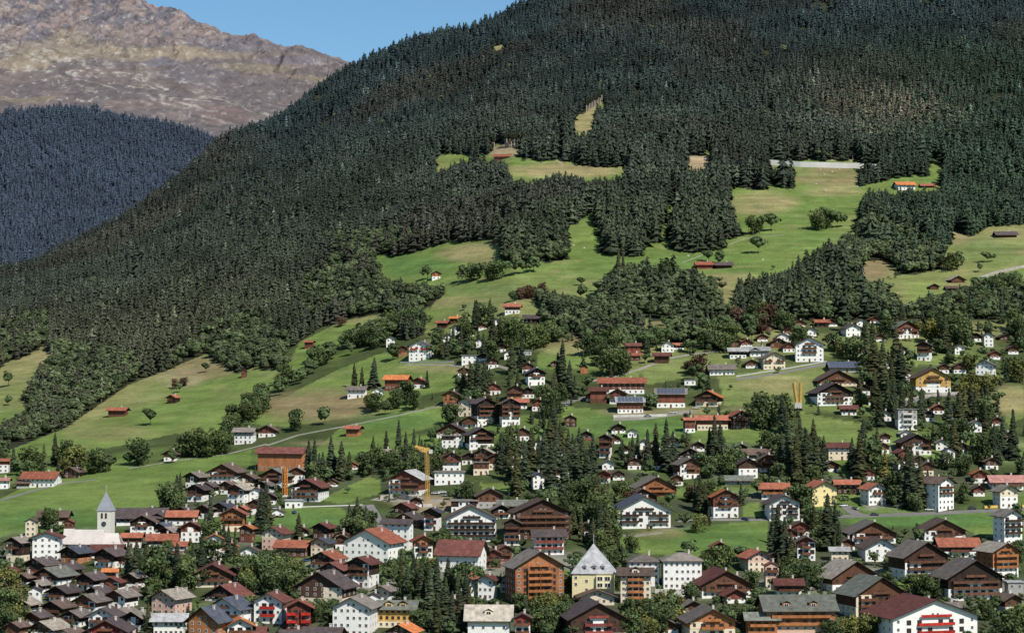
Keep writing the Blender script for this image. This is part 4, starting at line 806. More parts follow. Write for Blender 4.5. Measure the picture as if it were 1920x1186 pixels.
(1036,912,30,22,'WB','d',{}),(1068,900,28,20,'WW','g',{}),(1100,890,28,20,'WR','n',{}),(700,880,28,16,'WB','g',{}),(744,866,28,16,'WW','n',{}),(780,878,26,16,'WR','m',{}),(660,880,24,14,'WR','r',{}),(622,912,26,14,'WB','n',{}),
]
for x, y, w_, h_, st, rf, op_ in H: house(x, y, w_, h_, st, rf, **op_)

# ------------------------------------------------------------------ landmarks
def at(x, y): return ground(x, y)
def empty(name, loc, rz=0):
    o = bpy.data.objects.new(name, None); COL.objects.link(o); o.location = loc; o.rotation_euler = (0, 0, rz); return o
def reg(o, x, y, w, h, P, rad, lab): HB.append(dict(o=o, px=x, py=y, w=w, h=h, P=P, ctr=P, rad=rad, Y=P.y, style='', roof='', lab=lab))
# church
P = at(192, 1036); u = P.y/F
ch = empty('church', P, R(-8)); reg(ch, 172, 1036, 118, 45, P, 14, 'white village church with a pointed grey spire and long pale nave roof'); ch['category'] = 'church'
mb = MB(); mb.box(-74*u, 0, -2, 20*u, -5, 17*u); link('wall', mb.mesh('nave_wall', [plain('nave_plaster', (.64, .58, .53))]), ch)
mb = MB(); mb.box(0.02, 34*u, -1, 18*u, -5, 14*u); link('choir', mb.mesh('choir', [plain('choir_plaster', (.70, .67, .58))]), ch)
nrf = plain('nave_roof', (.60, .54, .50), var=.14, nscale=.3)
for (x0, x1, y0, y1, zb, zr) in ((-76*u, 2*u, -2.8, 20*u, 16*u, 42*u), (0, 38*u, -1.8, 18*u, 13.4*u, 36*u)):
    ym = (y0+y1)/2; mb = MB()
    mb.hexa([(x0, y0, zb), (x1, y0, zb), (x1-(0 if x0 < 0 else 9*u), ym, zr), (x0, ym, zr), (x0, y0, zb+.3), (x1, y0, zb+.3), (x1-(0 if x0 < 0 else 9*u), ym, zr+.3), (x0, ym, zr+.3)], 0)
    mb.hexa([(x0, ym, zr), (x1-(0 if x0 < 0 else 9*u), ym, zr), (x1, y1, zb), (x0, y1, zb), (x0, ym, zr+.3), (x1-(0 if x0 < 0 else 9*u), ym, zr+.3), (x1, y1, zb+.3), (x0, y1, zb+.3)], 0)
    mb.face([(x0+.4, y0+.6, zb), (x0+.4, y1-.6, zb), (x0+.4, ym, zr)], 0)
    link('roof', mb.mesh('nave_roof', [nrf]), ch)
mb = MB(); tw = 12.8*u; tx = 0.5*u
mb.box(tx-tw, tx+tw, 6*u, 6*u+2*tw, -4, 78*u); tower = link('tower', mb.mesh('tower', [plain('tower_plaster', (.62, .60, .52))]), ch)
mb = MB(); z0 = 78*u; e = tw*1.12; c0 = [(tx-e, 6*u+tw-e), (tx+e, 6*u+tw-e), (tx+e, 6*u+tw+e), (tx-e, 6*u+tw+e)]; zk = z0+9*u; k2 = tw*.86
c1 = [(tx-k2, 6*u+tw-k2), (tx+k2, 6*u+tw-k2), (tx+k2, 6*u+tw+k2), (tx-k2, 6*u+tw+k2)]; ap = (tx, 6*u+tw, z0+36*u)
mb.face([(a, b_, z0) for a, b_ in c0][::-1])
for i in range(4):
    j = (i+1) % 4; mb.face([(*c0[i], z0), (*c0[j], z0), (*c1[j], zk), (*c1[i], zk)]); mb.face([(*c1[i], zk), (*c1[j], zk), ap])
sp = link('spire', mb.mesh('spire', [M['spire']]), ch)
mb = MB(); mb.bar((ap[0], ap[1], ap[2]-.5), (ap[0], ap[1], ap[2]+3), .16); mb.bar((ap[0]-.7, ap[1], ap[2]+2.1), (ap[0]+.7, ap[1], ap[2]+2.1), .14); link('cross', mb.mesh('cross', [M['metal']]), sp)
for xx in (-.22, .22): add_window(tower, 'wK', tx+xx*tw*1.4, 6*u-.03, 64*u, 1.0, 2.6, 'f')
mb = MB(); mb.tube([(0, 0, 0), (0, 0, .25)], [1.2, 1.2], 16); mb.face([(1.2*math.cos(a*.3927), 1.2*math.sin(a*.3927), .25) for a in range(16)])
cl = link('clock_face', mb.mesh('clock_face', [plain('clock_dark', (.05, .06, .09))]), tower, (tx, 6*u-.03, 54*u), (R(90), 0, 0))
for i in range(5): add_window(ch, 'wK', (-66+14*i)*u, -2.03, 5*u, 1.1, 3.0, 'f')
# yellow turret house
P = at(1112, 1124); u = P.y/F; ty = empty('turret_house', P, R(-4)); reg(ty, 1112, 1124, 84, 60, P, 13, 'yellow house with a steep pale pyramid roof and corner spire'); ty['category'] = 'house'
ye = plain('turret_plaster', (.74, .66, .38)); mb = MB(); mb.box(-39*u, 39*u, 0, 70*u, -5, 50*u); link('wall', mb.mesh('wall', [ye]), ty)
mb = MB(); mb.box(6*u, 34*u, -1.4, -.02, 22*u, 46*u); lg = link('loggia', mb.mesh('loggia', [ye]), ty)
for j in range(2):
    for i in range(2): add_window(lg, 'w', (13+14*i)*u, -1.43, (24+12*j)*u, 11*u, 8.5*u, 'f')
for a, b_ in ((-32, 26), (-12, 32), (-12, 16), (-32, 38)): add_window(ty, 'w', a*u, -.03, b_*u, 1.2, 1.5, 'f')
pr = roofmat('pyramid_roof', (.38, .38, .39)); mb = MB(); e = 42*u; z0 = 49*u; c0 = [(-e, -3*u), (e, -3*u), (e, 73*u), (-e, 73*u)]; zk = z0+16*u; k2 = 30*u
c1 = [(-k2, 9*u), (k2, 9*u), (k2, 61*u), (-k2, 61*u)]; ap = (0, 35*u, z0+54*u); mb.face([(a, b_, z0) for a, b_ in c0][::-1])
for i in range(4):
    j = (i+1) % 4; mb.face([(*c0[i], z0), (*c0[j], z0), (*c1[j], zk), (*c1[i], zk)]); mb.face([(*c1[i], zk), (*c1[j], zk), ap])
rf = link('roof', mb.mesh('roof', [pr]), ty)
mb = MB(); mb.bar((ap[0], ap[1], ap[2]-.6), (ap[0], ap[1], ap[2]+4), .22); link('finial', mb.mesh('finial', [M['metal']]), rf)
for xx in (-16, 2, 18):
    mb = MB(); yy = 3*u; zz = z0+9*u; mb.box(xx*u-.8, xx*u+.8, yy, yy+3, zz-1, zz+1.2); mb.hexa([(xx*u-1, yy-.3, zz+1.2), (xx*u+1, yy-.3, zz+1.2), (xx*u+1, yy+3, zz+1.2), (xx*u-1, yy+3, zz+1.2), (xx*u-.05, yy-.3, zz+2.2), (xx*u+.05, yy-.3, zz+2.2), (xx*u+.05, yy+3, zz+2.2), (xx*u-.05, yy+3, zz+2.2)])
    dm = link('dormer', mb.mesh('dormer', [pr]), rf); add_window(dm, 'wK', xx*u, yy-.04, zz-.6, 1.1, 1.3, 'f')
# tower cranes
def lattice(mb, a, b, wdt, nseg, bar):
    a = Vector(a); b = Vector(b); d = (b-a); ax = d.normalized(); uu = ax.orthogonal().normalized()*wdt/2; vv = ax.cross(uu).normalized()*wdt/2
    cs_ = [uu+vv, uu-vv, -uu-vv, -uu+vv]
    for c_ in cs_: mb.bar(a+c_, b+c_, bar)
    for i in range(nseg):
        p, q = a+d*i/nseg, a+d*(i+1)/nseg
        for j in range(4): mb.bar(p+cs_[j], q+cs_[(j+1) % 4], bar*.6); mb.bar(p+cs_[j], p+cs_[(j+1) % 4], bar*.6)
P = at(802, 948); u = P.y/F; cr = empty('tower_crane', P); reg(cr, 800, 948, 16, 100, P, 3, 'tall yellow tower crane with folded jib beside the pale roofed chalet'); cr['category'] = 'crane'
mb = MB(); mb.box(-2.4, 2.4, -2.4, 2.4, -1, 1.2); link('base', mb.mesh('base', [M['conc']]), cr)
mb = MB(); lattice(mb, (0, 0, 1.2), (-2*u, 0, 100*u), 1.5, 16, .17); link('mast', mb.mesh('mast', [M['yel']]), cr)
mb = MB(); lattice(mb, (-2*u, 0, 100*u), (-24*u, 3, 110*u), 1.3, 5, .26); lattice(mb, (-24*u, 2, 110*u), (4*u, 1, 104*u), 1.0, 6, .2); link('jib', mb.mesh('jib', [M['yel']]), cr)
mb = MB(); mb.box(2*u, 9*u, -1, 1, 98*u, 105*u); link('counterweight', mb.mesh('counterweight', [M['conc']]), cr)
P = at(534, 930); u = P.y/F; cr = empty('tower_crane', P); reg(cr, 534, 930, 7, 52, P, 3, 'short orange crane mast standing between chalets below the long orange barn'); cr['category'] = 'crane'
mb = MB(); lattice(mb, (0, 0, 0), (0, 0, 54*u), 1.8, 9, .45); link('mast', mb.mesh('mast', [plain('orange_paint', (.55, .22, .05))]), cr)
mb = MB(); mb.box(-1.6, 1.6, -1.6, 1.6, -1, .8); link('base', mb.mesh('base', [M['conc']]), cr)
P = at(1496, 768); u = P.y/F; cr = empty('piling_rig', P); reg(cr, 1495, 768, 40, 52, P, 4, 'yellow construction rig with two upright arms on the slope'); cr['category'] = 'crane'
mb = MB(); mb.box(-2.2, 2.2, -1.8, 1.8, 1.0, 4.6); link('cab', mb.mesh('cab', [M['conc']]), cr)
mb = MB(); mb.box(-2.6, -1.5, -2.4, 2.4, -.4, 1.0); mb.box(1.5, 2.6, -2.4, 2.4, -.4, 1.0); link('track', mb.mesh('track', [M['tyre']]), cr)
for a, b_ in ((-.9, -8*u), (1.3, 5*u)):
    mb = MB(); lattice(mb, (a, 0, 4.5), (b_, 0, 52*u), 1.1, 8, .36); link('arm', mb.mesh('arm', [M['yel']]), cr)
# long walls and fences
def ribbon(name, pts, width, mat, lift=.12, hgt=0, n=6):
    mb = MB(); W = []
    for (a, b_), (c_, d) in zip(pts[:-1], pts[1:]):
        for i in range(n): W.append(at(a+(c_-a)*i/n, b_+(d-b_)*i/n))
    W.append(at(*pts[-1]))
    L = []
    for i, p in enumerate(W):
        d = (W[min(i+1, len(W)-1)]-W[max(i-1, 0)]); nn = Vector((-d.y, d.x, 0))
        nn = nn.normalized() if nn.length > 1e-3 else Vector((0, 1, 0))
        a = p+nn*width/2; b_ = p-nn*width/2
        if hgt: a.z = b_.z = p.z
        else: a.z = float(ter_z(a.x, a.y)); b_.z = float(ter_z(b_.x, b_.y))
        L.append((a, b_))
    up_ = Vector((0, 0, lift+hgt)); dn = Vector((0, 0, -1.5 if hgt else -.6))
    for (a, b_), (c_, d) in zip(L[:-1], L[1:]): mb.hexa([b_+dn, d+dn, c_+dn, a+dn, b_+up_, d+up_, c_+up_, a+up_])
    return link(name, mb.mesh(name, [mat]))
def wall_(name, pts, hgt, mat, lab, cat, width=.5): return tag(ribbon(name, pts, width, mat, 0, hgt), lab, cat)
wall_('retaining_wall', [(1438,309),(1500,313),(1620,316),(1650,318)], 5.4, plain('pale_wall', (.60, .59, .56), var=.12, nscale=.1), 'long pale retaining wall along the forest edge above the high pasture', 'wall')
wall_('retaining_wall', [(1680,756),(1720,745),(1800,738)], 1.6, M['stone'], 'stone retaining wall below the golden yellow chalet', 'wall')
wall_('retaining_wall', [(1150,782),(1200,781),(1250,780)], 1.5, M['conc'], 'low pale yard wall in front of the solar farmhouse', 'wall')
wall_('retaining_wall', [(1228,1118),(1262,1119),(1300,1118)], 3.4, M['conc'], 'plain pale wall below the white school', 'wall')
wall_('stone_wall', [(1832,524),(1870,512),(1925,500)], 2.0, M['stone'], 'grey stone wall climbing the meadow at the right edge', 'wall', 1.5)
wall_('stone_wall', [(712,936),(745,932),(790,940)], 2.2, M['stone'], 'rough boulder bank below the pale roofed chalet', 'wall', 1.5)
wall_('garden_wall', [(750,680),(800,680),(850,679)], 1.0, M['conc'], 'low white wall in front of the red balconied hillside house', 'wall')
wall_('construction_barrier', [(1846,952),(1880,951),(1925,950)], 1.3, M['yel'], 'yellow construction barrier beside the road at the right edge', 'barrier')
wall_('guard_rail', [(1380,706),(1470,692),(1550,678)], .7, M['metal'], 'metal guard rail along the slope road under the cream house', 'barrier', .15)
# roads and paths (structure)
for nm, pts, wd, mt in [
 ('road', [(1560,968),(1640,966),(1750,962),(1830,958),(1940,954)], 6, M['asph']), ('road', [(1270,976),(1340,974),(1440,974)], 4.5, M['asph']),
 ('road', [(710,990),(700,965),(688,946)], 7, M['asph']), ('road', [(1380,711),(1440,703),(1500,692),(1560,680)], 4.5, M['asph']),
 ('road', [(1100,716),(1150,706),(1200,692),(1250,672),(1310,662),(1370,656)], 3.5, M['gravel']), ('road', [(1030,770),(1050,762),(1075,750),(1100,745)], 6, M['asph']),
 ('path', [(500,835),(560,815),(640,800),(740,780),(820,762),(850,750)], 3.2, M['gravel']), ('path', [(240,878),(340,862),(430,850),(500,832)], 2.2, M['gravel']),
 ('path', [(0,938),(60,920),(120,905),(180,899)], 3.5, M['asph']), ('path', [(1585,948),(1600,960),(1612,966)], 6, M['asph']), ('road', [(700,935),(760,940),(830,938)], 6, M['gravel']),
 ('path', [(860,580),(900,579),(940,577)], 1.2, M['gravel']), ('path', [(900,676),(935,686),(960,694)], 3, M['gravel']), ('path', [(560,950),(620,948),(680,946)], 2.2, M['conc']),
 ('road', [(1690,760),(1740,742),(1790,740),(1810,752)], 5, M['asph']), ('road', [(760,684),(840,684),(900,692)], 2.5, M['gravel']), ('path', [(1140,1002),(1190,1004),(1240,998)], 4, M['gravel']),
 ('road', [(1150,785),(1200,784),(1260,776),(1300,770)], 8, M['gravel']), ('path', [(1280,492),(1400,446),(1470,440)], 1.2, M['gravel']), ('path', [(1560,1170),(1600,1180)], 4, M['asph'])]:
    struct(ribbon(nm, pts, wd, mt, .12))
# parked cars
def car_proto(ci):
    mb = MB(); mb.hexa([(-.88, -2.2, .35), (.88, -2.2, .35), (.88, 2.2, .35), (-.88, 2.2, .35), (-.84, -2.15, .85), (.84, -2.15, .85), (.84, 2.15, .9), (-.84, 2.15, .9)])
    body = mb.mesh('body', [M['car%d' % ci]])
    mb = MB(); mb.hexa([(-.8, -1.2, .851), (.8, -1.2, .851), (.8, 1.9, .901), (-.8, 1.9, .901), (-.62, -.45, 1.42), (.62, -.45, 1.42), (.62, 1.3, 1.42), (-.62, 1.3, 1.42)]); cab = mb.mesh('windows', [M['glass']])
    mb = MB(); mb.box(-.6, .6, -.42, 1.28, 1.425, 1.47); rf = mb.mesh('car_roof', [M['car%d' % ci]])
    mb = MB(); n = 12
    for sx in (-.1, .1): mb.face([(sx, .33*math.cos(6.283*i/n), .33*math.sin(6.283*i/n)) for i in range(n)][::(1 if sx > 0 else -1)])
    for i in range(n): j = (i+1) % n; mb.face([(sx, .33*math.cos(6.283*q/n), .33*math.sin(6.283*q/n)) for sx, q in ((-.1, i), (.1, i), (.1, j), (-.1, j))])
    return body, cab, rf, mb.mesh('wheel', [M['tyre']])
CARS = [car_proto(i) for i in range(5)]; CN = ['white', 'black', 'grey', 'red', 'dark blue']
for x, y, ci, rz, lab in [(817,926,0,70,'white car parked right of the yellow tower crane, left one'),(829,924,0,80,'white car parked right of the yellow tower crane, middle one'),(838,930,2,75,'grey car parked right of the yellow tower crane'),
  (1823,954,1,88,'black car on the road right of the tall white house'),(1742,957,0,85,'white car parked left of the tall white house'),(552,962,4,20,'dark blue car below the garages by the green slope'),(517,955,0,60,'white car parked by the trees left of the green slope'),
  (1330,972,2,85,'grey car on the lane in front of the orange-roofed chalet'),(1262,775,0,80,'white car in the farm yard by the solar barn'),(1215,781,2,80,'grey car in the farm yard below the solar farmhouse'),
  (1640,966,1,88,'black car on the road below the white red-roofed house'),(1604,955,2,30,'grey car on the side street right of the yellow gabled house'),(1247,1124,0,85,'white car below the white school wall'),(1060,757,0,60,'white car on the bend of the village street'),
  (700,975,3,10,'red car on the steep street by the hedge'),(1305,766,0,88,'white car beside the orange-roofed farm chalet')]:
    o = empty('parked_car', at(x, y)+Vector((0, 0, .15)), R(rz)); tag(o, lab, 'car', 'cars parked in the village'); bd, cb_, rf, wh = CARS[ci]
    link('body', bd, o); link('windows', cb_, o); link('roof', rf, o)
    for sx in (-.78, .78):
        for sy in (-1.4, 1.4): link('wheel', wh, o, (sx, sy, .33))

# ------------------------------------------------------------------ individual trees
TR = []
def cand(x, y, h, kind, free=False, ww=None): TR.append((x, y, h, kind, free, ww))
HAND = '''560 1010 50 s;670 996 66 s;655 998 54 s;686 998 52 s;590 900 78 s;577 898 60 s;620 896 80 s;640 900 74 s;655 897 52 s;605 906 60 s;700 862 46 s;724 856 50 s;748 852 66 s;776 850 48 s;690 890 46 b;740 888 50 b;762 884 60 s;790 886 54 s;712 880 50 b;775 892 42 b
664 726 46 s;679 726 40 s;702 727 58 s;801 727 34 s;760 758 46 b;742 766 42 b;776 768 38 b;704 772 38 b;690 766 28 y;722 778 30 b;660 742 20 b;555 808 44 b;609 797 36 b;185 886 50 b;205 884 36 b;262 872 54 b;240 872 26 b;348 856 50 b;372 857 60 b;395 856 56 b;416 852 48 b;428 846 36 b;322 868 28 b;282 797 34 b
103 872 62 s;128 872 52 b;146 876 44 y;82 880 50 l;25 882 48 s;60 884 50 b;45 892 30 b;16 724 30 b;320 962 62 b;332 958 70 s;312 955 46 b;338 930 46 s;16 760 22 b
940 880 70 s;955 900 84 s;968 930 96 s;984 912 88 s;996 880 80 s;1010 870 60 s;1020 900 96 s;1034 930 104 s;1044 890 90 s;1058 930 96 s;1066 880 76 s;1080 920 100 s;1092 900 86 l;1100 930 90 s;1112 890 76 s;1086 860 60 s;972 860 60 s;958 840 50 s;1030 850 70 s;1050 850 64 s
1125 1024 86 s;1138 1020 76 s;1112 1028 60 s;1090 1016 56 l;1078 1000 44 l;1140 960 60 s;1118 960 70 s;1165 862 40 s;1186 858 46 s;1196 872 60 s;1214 880 76 s;1230 876 84 s;1250 884 100 s;1262 876 70 s;1288 852 46 s;1168 872 48 s;1180 878 52 s;1340 874 96 s;1330 870 70 s;1356 880 60 s;1380 884 54 b;1350 850 60 s
1478 900 112 s;1494 908 106 s;1512 904 100 s;1466 892 84 s;1530 896 86 s;1545 886 70 s;1500 860 80 s;1525 860 76 s;1612 898 90 s;1630 892 76 b;1598 880 60 s;1645 880 80 s;1660 900 60 l;1458 1058 112 s;1472 1062 92 s;1484 1066 70 s;1450 1040 80 s;1552 1032 108 s;1566 1030 90 s;1540 1010 60 l;1574 1036 60 s
1312 960 72 s;1304 955 60 s;1322 958 56 s;1310 998 38 y;1692 950 96 s;1710 954 112 s;1726 952 96 s;1680 946 70 b;1740 940 60 s;1702 920 90 s;1668 944 56 b;1625 690 90 s;1640 720 96 s;1656 742 104 s;1680 700 90 s;1690 742 100 s;1672 760 90 s;1650 800 70 s;1640 770 80 s;1612 760 60 s
1772 662 74 s;1788 655 66 b;1780 640 60 s;1764 640 60 s;1752 630 52 b;1804 640 60 b;1620 660 60 s;1636 650 54 s;1900 862 96 s;1880 850 70 s;1864 870 76 s;1840 870 64 b;1846 800 56 b;1820 780 66 s;1800 790 60 s;1780 800 74 s;1806 830 50 b;1850 740 44 y;1822 738 40 y;1830 790 60 s;1790 860 76 s;1770 830 40 b;1816 700 40 y
1055 724 90 s;1046 722 62 s;1068 740 66 s;1078 748 46 s;1040 745 52 s;1094 688 30 s;1150 704 54 b;1166 702 48 b;1132 688 46 b;1104 668 44 b;1122 664 38 b;1180 690 30 s;870 746 62 s;882 750 72 s;895 748 78 s;908 744 70 s;918 738 50 s;736 678 36 b;828 668 54 s;838 672 50 s;865 664 54 s;850 650 40 s;872 640 44 b
925 656 70 s;938 648 56 s;955 650 56 b;968 640 48 b;978 690 60 s;960 700 62 s;990 660 50 b;1010 652 48 b;1030 640 44 b;846 796 44 b;1428 802 72 b;1444 800 56 b;1468 792 58 b;1452 784 48 b;820 1140 96 s;806 1150 90 s;790 1130 80 s;776 1120 84 s;764 1130 70 s;836 1150 70 s;848 1186 80 s;862 1186 84 s;820 1186 76 s;880 1160 60 s;752 1100 60 s;840 1110 66 s;870 1120 70 b
858 1130 60 s;760 1070 34 b;738 1076 30 b;1160 1060 52 s;1166 1062 44 s;1282 1036 22 b;1344 1074 56 b;1362 1064 44 b;1020 1160 46 y;1040 1152 46 y;1052 1176 52 b;1030 1186 50 b;1008 1186 40 b;1062 1150 40 b;240 1086 76 s;256 1094 82 s;272 1090 70 s;300 1100 70 b;318 1094 80 s;332 1100 84 s;348 1090 66 s;362 1076 56 s;378 1068 62 s;396 1058 50 b;290 1074 56 b
310 1060 50 b;428 1046 62 s;440 1056 54 s;420 1030 50 s;394 994 62 s;384 1010 50 s;490 1000 86 s;504 984 56 s;498 962 60 s;484 990 50 s;480 1096 60 b;500 1102 66 b;520 1098 60 b;545 1104 54 b;466 1092 50 b;490 1080 50 b;530 1078 46 b;510 1120 60 b;545 1090 44 y;462 1106 40 y;278 1190 62 s;14 1120 60 y;24 1150 56 y;8 1160 60 b;30 1180 50 y;6 1186 50 b
1490 1100 50 b;1510 1104 56 b;1530 1098 44 b;1470 1106 46 b;1500 1080 36 b;1550 1090 40 b;1712 1116 44 b;1740 1122 50 b;1760 1124 44 s;1670 1060 30 b;1640 1060 30 b;1582 1196 34 y;1600 1196 46 y;1620 1192 44 y;1560 1200 40 b;1640 1190 38 b;1890 1196 60 b;1912 1196 66 b;1870 1196 40 b;1200 1186 50 b;1220 1186 60 s;1240 1186 54 b;1260 1180 46 s;1186 1170 40 s;1270 1140 26 y;1240 1136 22 b
882 528 38 b;868 528 32 b;896 526 36 b;920 526 38 b;934 524 40 b;965 516 34 b;980 514 30 b;1000 510 30 b;802 524 28 b;1350 500 32 b;1328 492 26 b;1422 476 36 b;1446 434 36 b;1412 440 40 b;1424 438 36 b;1534 432 42 b;1552 428 40 b;1570 428 36 b;1540 420 34 b;870 582 14 b;960 566 22 b;975 562 26 r;990 560 28 r;1016 554 26 r;1002 556 22 b;1090 536 18 b;1092 560 30 b;1784 508 38 b;1796 500 30 b;1852 492 22 b;1890 556 44 b;1905 560 40 b;1838 510 18 b;1870 560 40 b
640 612 20 r;88 990 42 b;96 992 38 b;1450 506 10 b;1460 700 14 b;1370 730 10 b;1310 705 44 r;1300 715 36 b;1320 730 34 b;1290 700 26 r;1566 660 40 b;1580 668 30 y;1600 664 26 b;1590 610 30 s;330 728 20 r;344 724 18 r;336 736 20 b;386 698 20 b;640 860 22 b;652 925 14 b;1246 540 60 b;1160 520 56 s;1168 516 44 s;1480 560 56 s;1500 556 64 s;1460 570 60 s;1440 570 60 s;1180 948 30 r;1160 938 36 b;1290 940 34 r;1420 930 30 b'''
for part in HAND.replace('\n', ';').split(';'):
    a = part.split()
    if len(a) == 4: cand(float(a[0]), float(a[1]), float(a[2]), a[3], True)
CL = [ # x0,y0,x1,y1,n,mix,hmin,hmax
 (930,800,1125,945,20,'sssssl',56,94),(1140,830,1290,905,16,'sssb',40,75),(1300,850,1440,920,12,'sbb',34,60),(1450,800,1570,905,14,'sssb',60,100),(1580,820,1680,940,22,'ssbl',50,85),
 (1600,640,1700,800,26,'sssb',60,90),(1700,760,1920,905,54,'ssssby',36,76),(1740,600,1920,730,30,'bbsssy',28,54),(1560,600,1700,700,22,'bbss',26,48),(1380,600,1560,660,30,'bbbsr',28,46),
 (1200,640,1400,660,10,'b',28,44),(1000,640,1200,700,14,'bbs',28,46),(850,600,1000,700,30,'ssbb',30,56),(780,640,900,740,16,'sb',26,46),(930,690,1100,800,26,'ssb',36,64),
 (800,760,960,870,14,'sbb',28,44),(640,850,830,900,20,'ssb',36,58),(560,880,680,905,8,'s',46,74),(40,870,200,900,16,'sbbly',30,52),(0,860,60,900,8,'bs',30,46),
 (230,1010,420,1110,34,'ssbb',44,76),(440,1050,580,1120,22,'bbby',36,56),(740,1090,890,1200,26,'sssb',60,90),(380,960,520,1010,10,'sb',30,56),(0,1070,34,1200,8,'yb',30,50),
 (1000,1120,1080,1200,10,'by',36,50),(1180,1140,1290,1200,12,'bsy',30,54),(1440,1070,1560,1110,8,'b',34,48),(1580,1040,1760,1130,14,'bs',26,44),(1080,960,1150,1030,8,'slb',44,74),
 (1400,850,1560,960,14,'sbb',34,60),(860,870,960,960,12,'sb',34,60),(470,900,560,1000,8,'sb',28,44),(860,990,1000,1110,10,'bs',24,40),(600,1080,760,1110,8,'b',20,30),(1290,1110,1440,1180,14,'bb',24,40),
 (1840,960,1920,1010,5,'b',22,30),(1560,1000,1640,1050,6,'bs',30,46),(1740,1030,1870,1120,8,'b',24,36),(1100,900,1160,950,6,'bs',36,60),(250,1110,300,1180,5,'b',30,44),(590,620,735,640,0,'b',20,30),
 (1640,440,1770,520,0,'b',20,30),(1780,540,1920,600,22,'bbbr',26,40),(0,1000,60,1040,3,'b',20,28)]
for x0, y0, x1, y1, n_, mix, h0, h1 in CL:
    for i in range(int(n_*1.6+.5)): cand(random.uniform(x0, x1), random.uniform(y0, y1), random.uniform(h0, h1), random.choice(mix))
for i in range(4600):
    x = random.uniform(0, 1920); y = random.uniform(870, 1200) if random.random() < .52 else random.uniform(610, 870)
    if y < 870 and x < 800: continue
    if y < 960 and x < 300: continue
    cand(x, y, random.uniform(9, 22) if random.random() < .6 else random.uniform(22, 46 if y > 870 else 38), random.choice('bbbbbs' if y > 870 else 'bbbss'))
for pts, n_ in [([(428,812),(480,772),(520,735),(560,715)], 26), ([(575,700),(620,668),(680,650),(720,640)], 40), ([(470,790),(500,765)], 8), ([(735,630),(790,612)], 12), ([(1180,1042),(1440,1046)], 3)]:
    for i in range(n_):
        t = random.random()*(len(pts)-1); j = int(t); f_ = t-j
        cand(pts[j][0]*(1-f_)+pts[j+1][0]*f_+random.uniform(-12, 12), pts[j][1]*(1-f_)+pts[j+1][1]*f_+random.uniform(-12, 10), random.uniform(26, 42), 'b', True)
placed = []
for x, y, h, kind, free, ww in TR:
    P = at(x, min(y, 1215)); u = P.y/F
    if not free:
        if field(x, y) or field(x, y-h*.5) or field(x, y-h*.85): continue
        bad = False
        for q in HB:
            dv = q['ctr'].xy-P.xy
            if dv.length < q['rad']+1:
                if h > 26 or 'hw' not in q: bad = True; break
                cr_, sr_ = math.cos(q['r']), math.sin(q['r']); lx = abs(dv.x*cr_+dv.y*sr_); ly = abs(-dv.x*sr_+dv.y*cr_)
                if lx < q['hw']+1.3 and ly < q['hd']+1.6: bad = True; break
            if P.y < q['Y'] and abs(x-q['px']) < q['w']*.42+h*.12 and y-h < q['py']-q['h']*.25 and y > q['py']-q['h']*.9:
                if random.random() < (.8 if h < 20 else (1.0 if q['lab'] else .95)): bad = True; break
        if bad: continue
    placed.append(dict(P=P, H=h*u, hp=h, k=kind, x=x, y=y, lab=free))
def tree(d):
    k = d['k']; Hm = d['H']; nm = {'s': 'spruce_tree', 'l': 'larch_tree', 'b': 'broadleaf_tree', 'y': 'broadleaf_tree', 'r': 'broadleaf_tree'}[k]
    o = empty(nm, d['P'], random.uniform(0, 6.28)); lst = {'s': SPH, 'l': LAH, 'b': BRH, 'y': YEH, 'r': REH}[k]
    wd = random.uniform(1.1, 1.42) if k in 'sl' else random.uniform(.85, 1.15)*(1.0 if Hm > 9 else 1.25)
    link('crown', random.choice(lst), o, (0, 0, 0), None, (Hm*wd, Hm*wd, Hm)); link('trunk', SPT if k in 'sl' else BRT, o, (0, 0, 0), None, (Hm, Hm, Hm))
    d['o'] = o; return o
sp_ = sorted([d for d in placed if d['k'] in 's'], key=lambda d: -d['hp']); br_ = sorted([d for d in placed if d['k'] == 'b'], key=lambda d: -d['hp'])
ot_ = [d for d in placed if d['k'] in 'lyr']
ind = sp_[:297]+br_[:297]+ot_
for d in ind: tree(d)
for nm, rest, prot, colr, mt in (('spruce_thicket', sp_[297:], PROT_S, CSPR, M['sprF']), ('broadleaf_thicket', br_[297:], PROT_B, CBRD, M['brdF'])):
    if rest:
        n_ = len(rest); merged_trees(nm, np.array([list(d['P']) for d in rest]), np.array([d['H'] for d in rest]), RNG.uniform(1, 1.3, n_), RNG.uniform(0, 6, n_), colr*RNG.uniform(.7, 1.4, n_)[:, None], prot, mt)
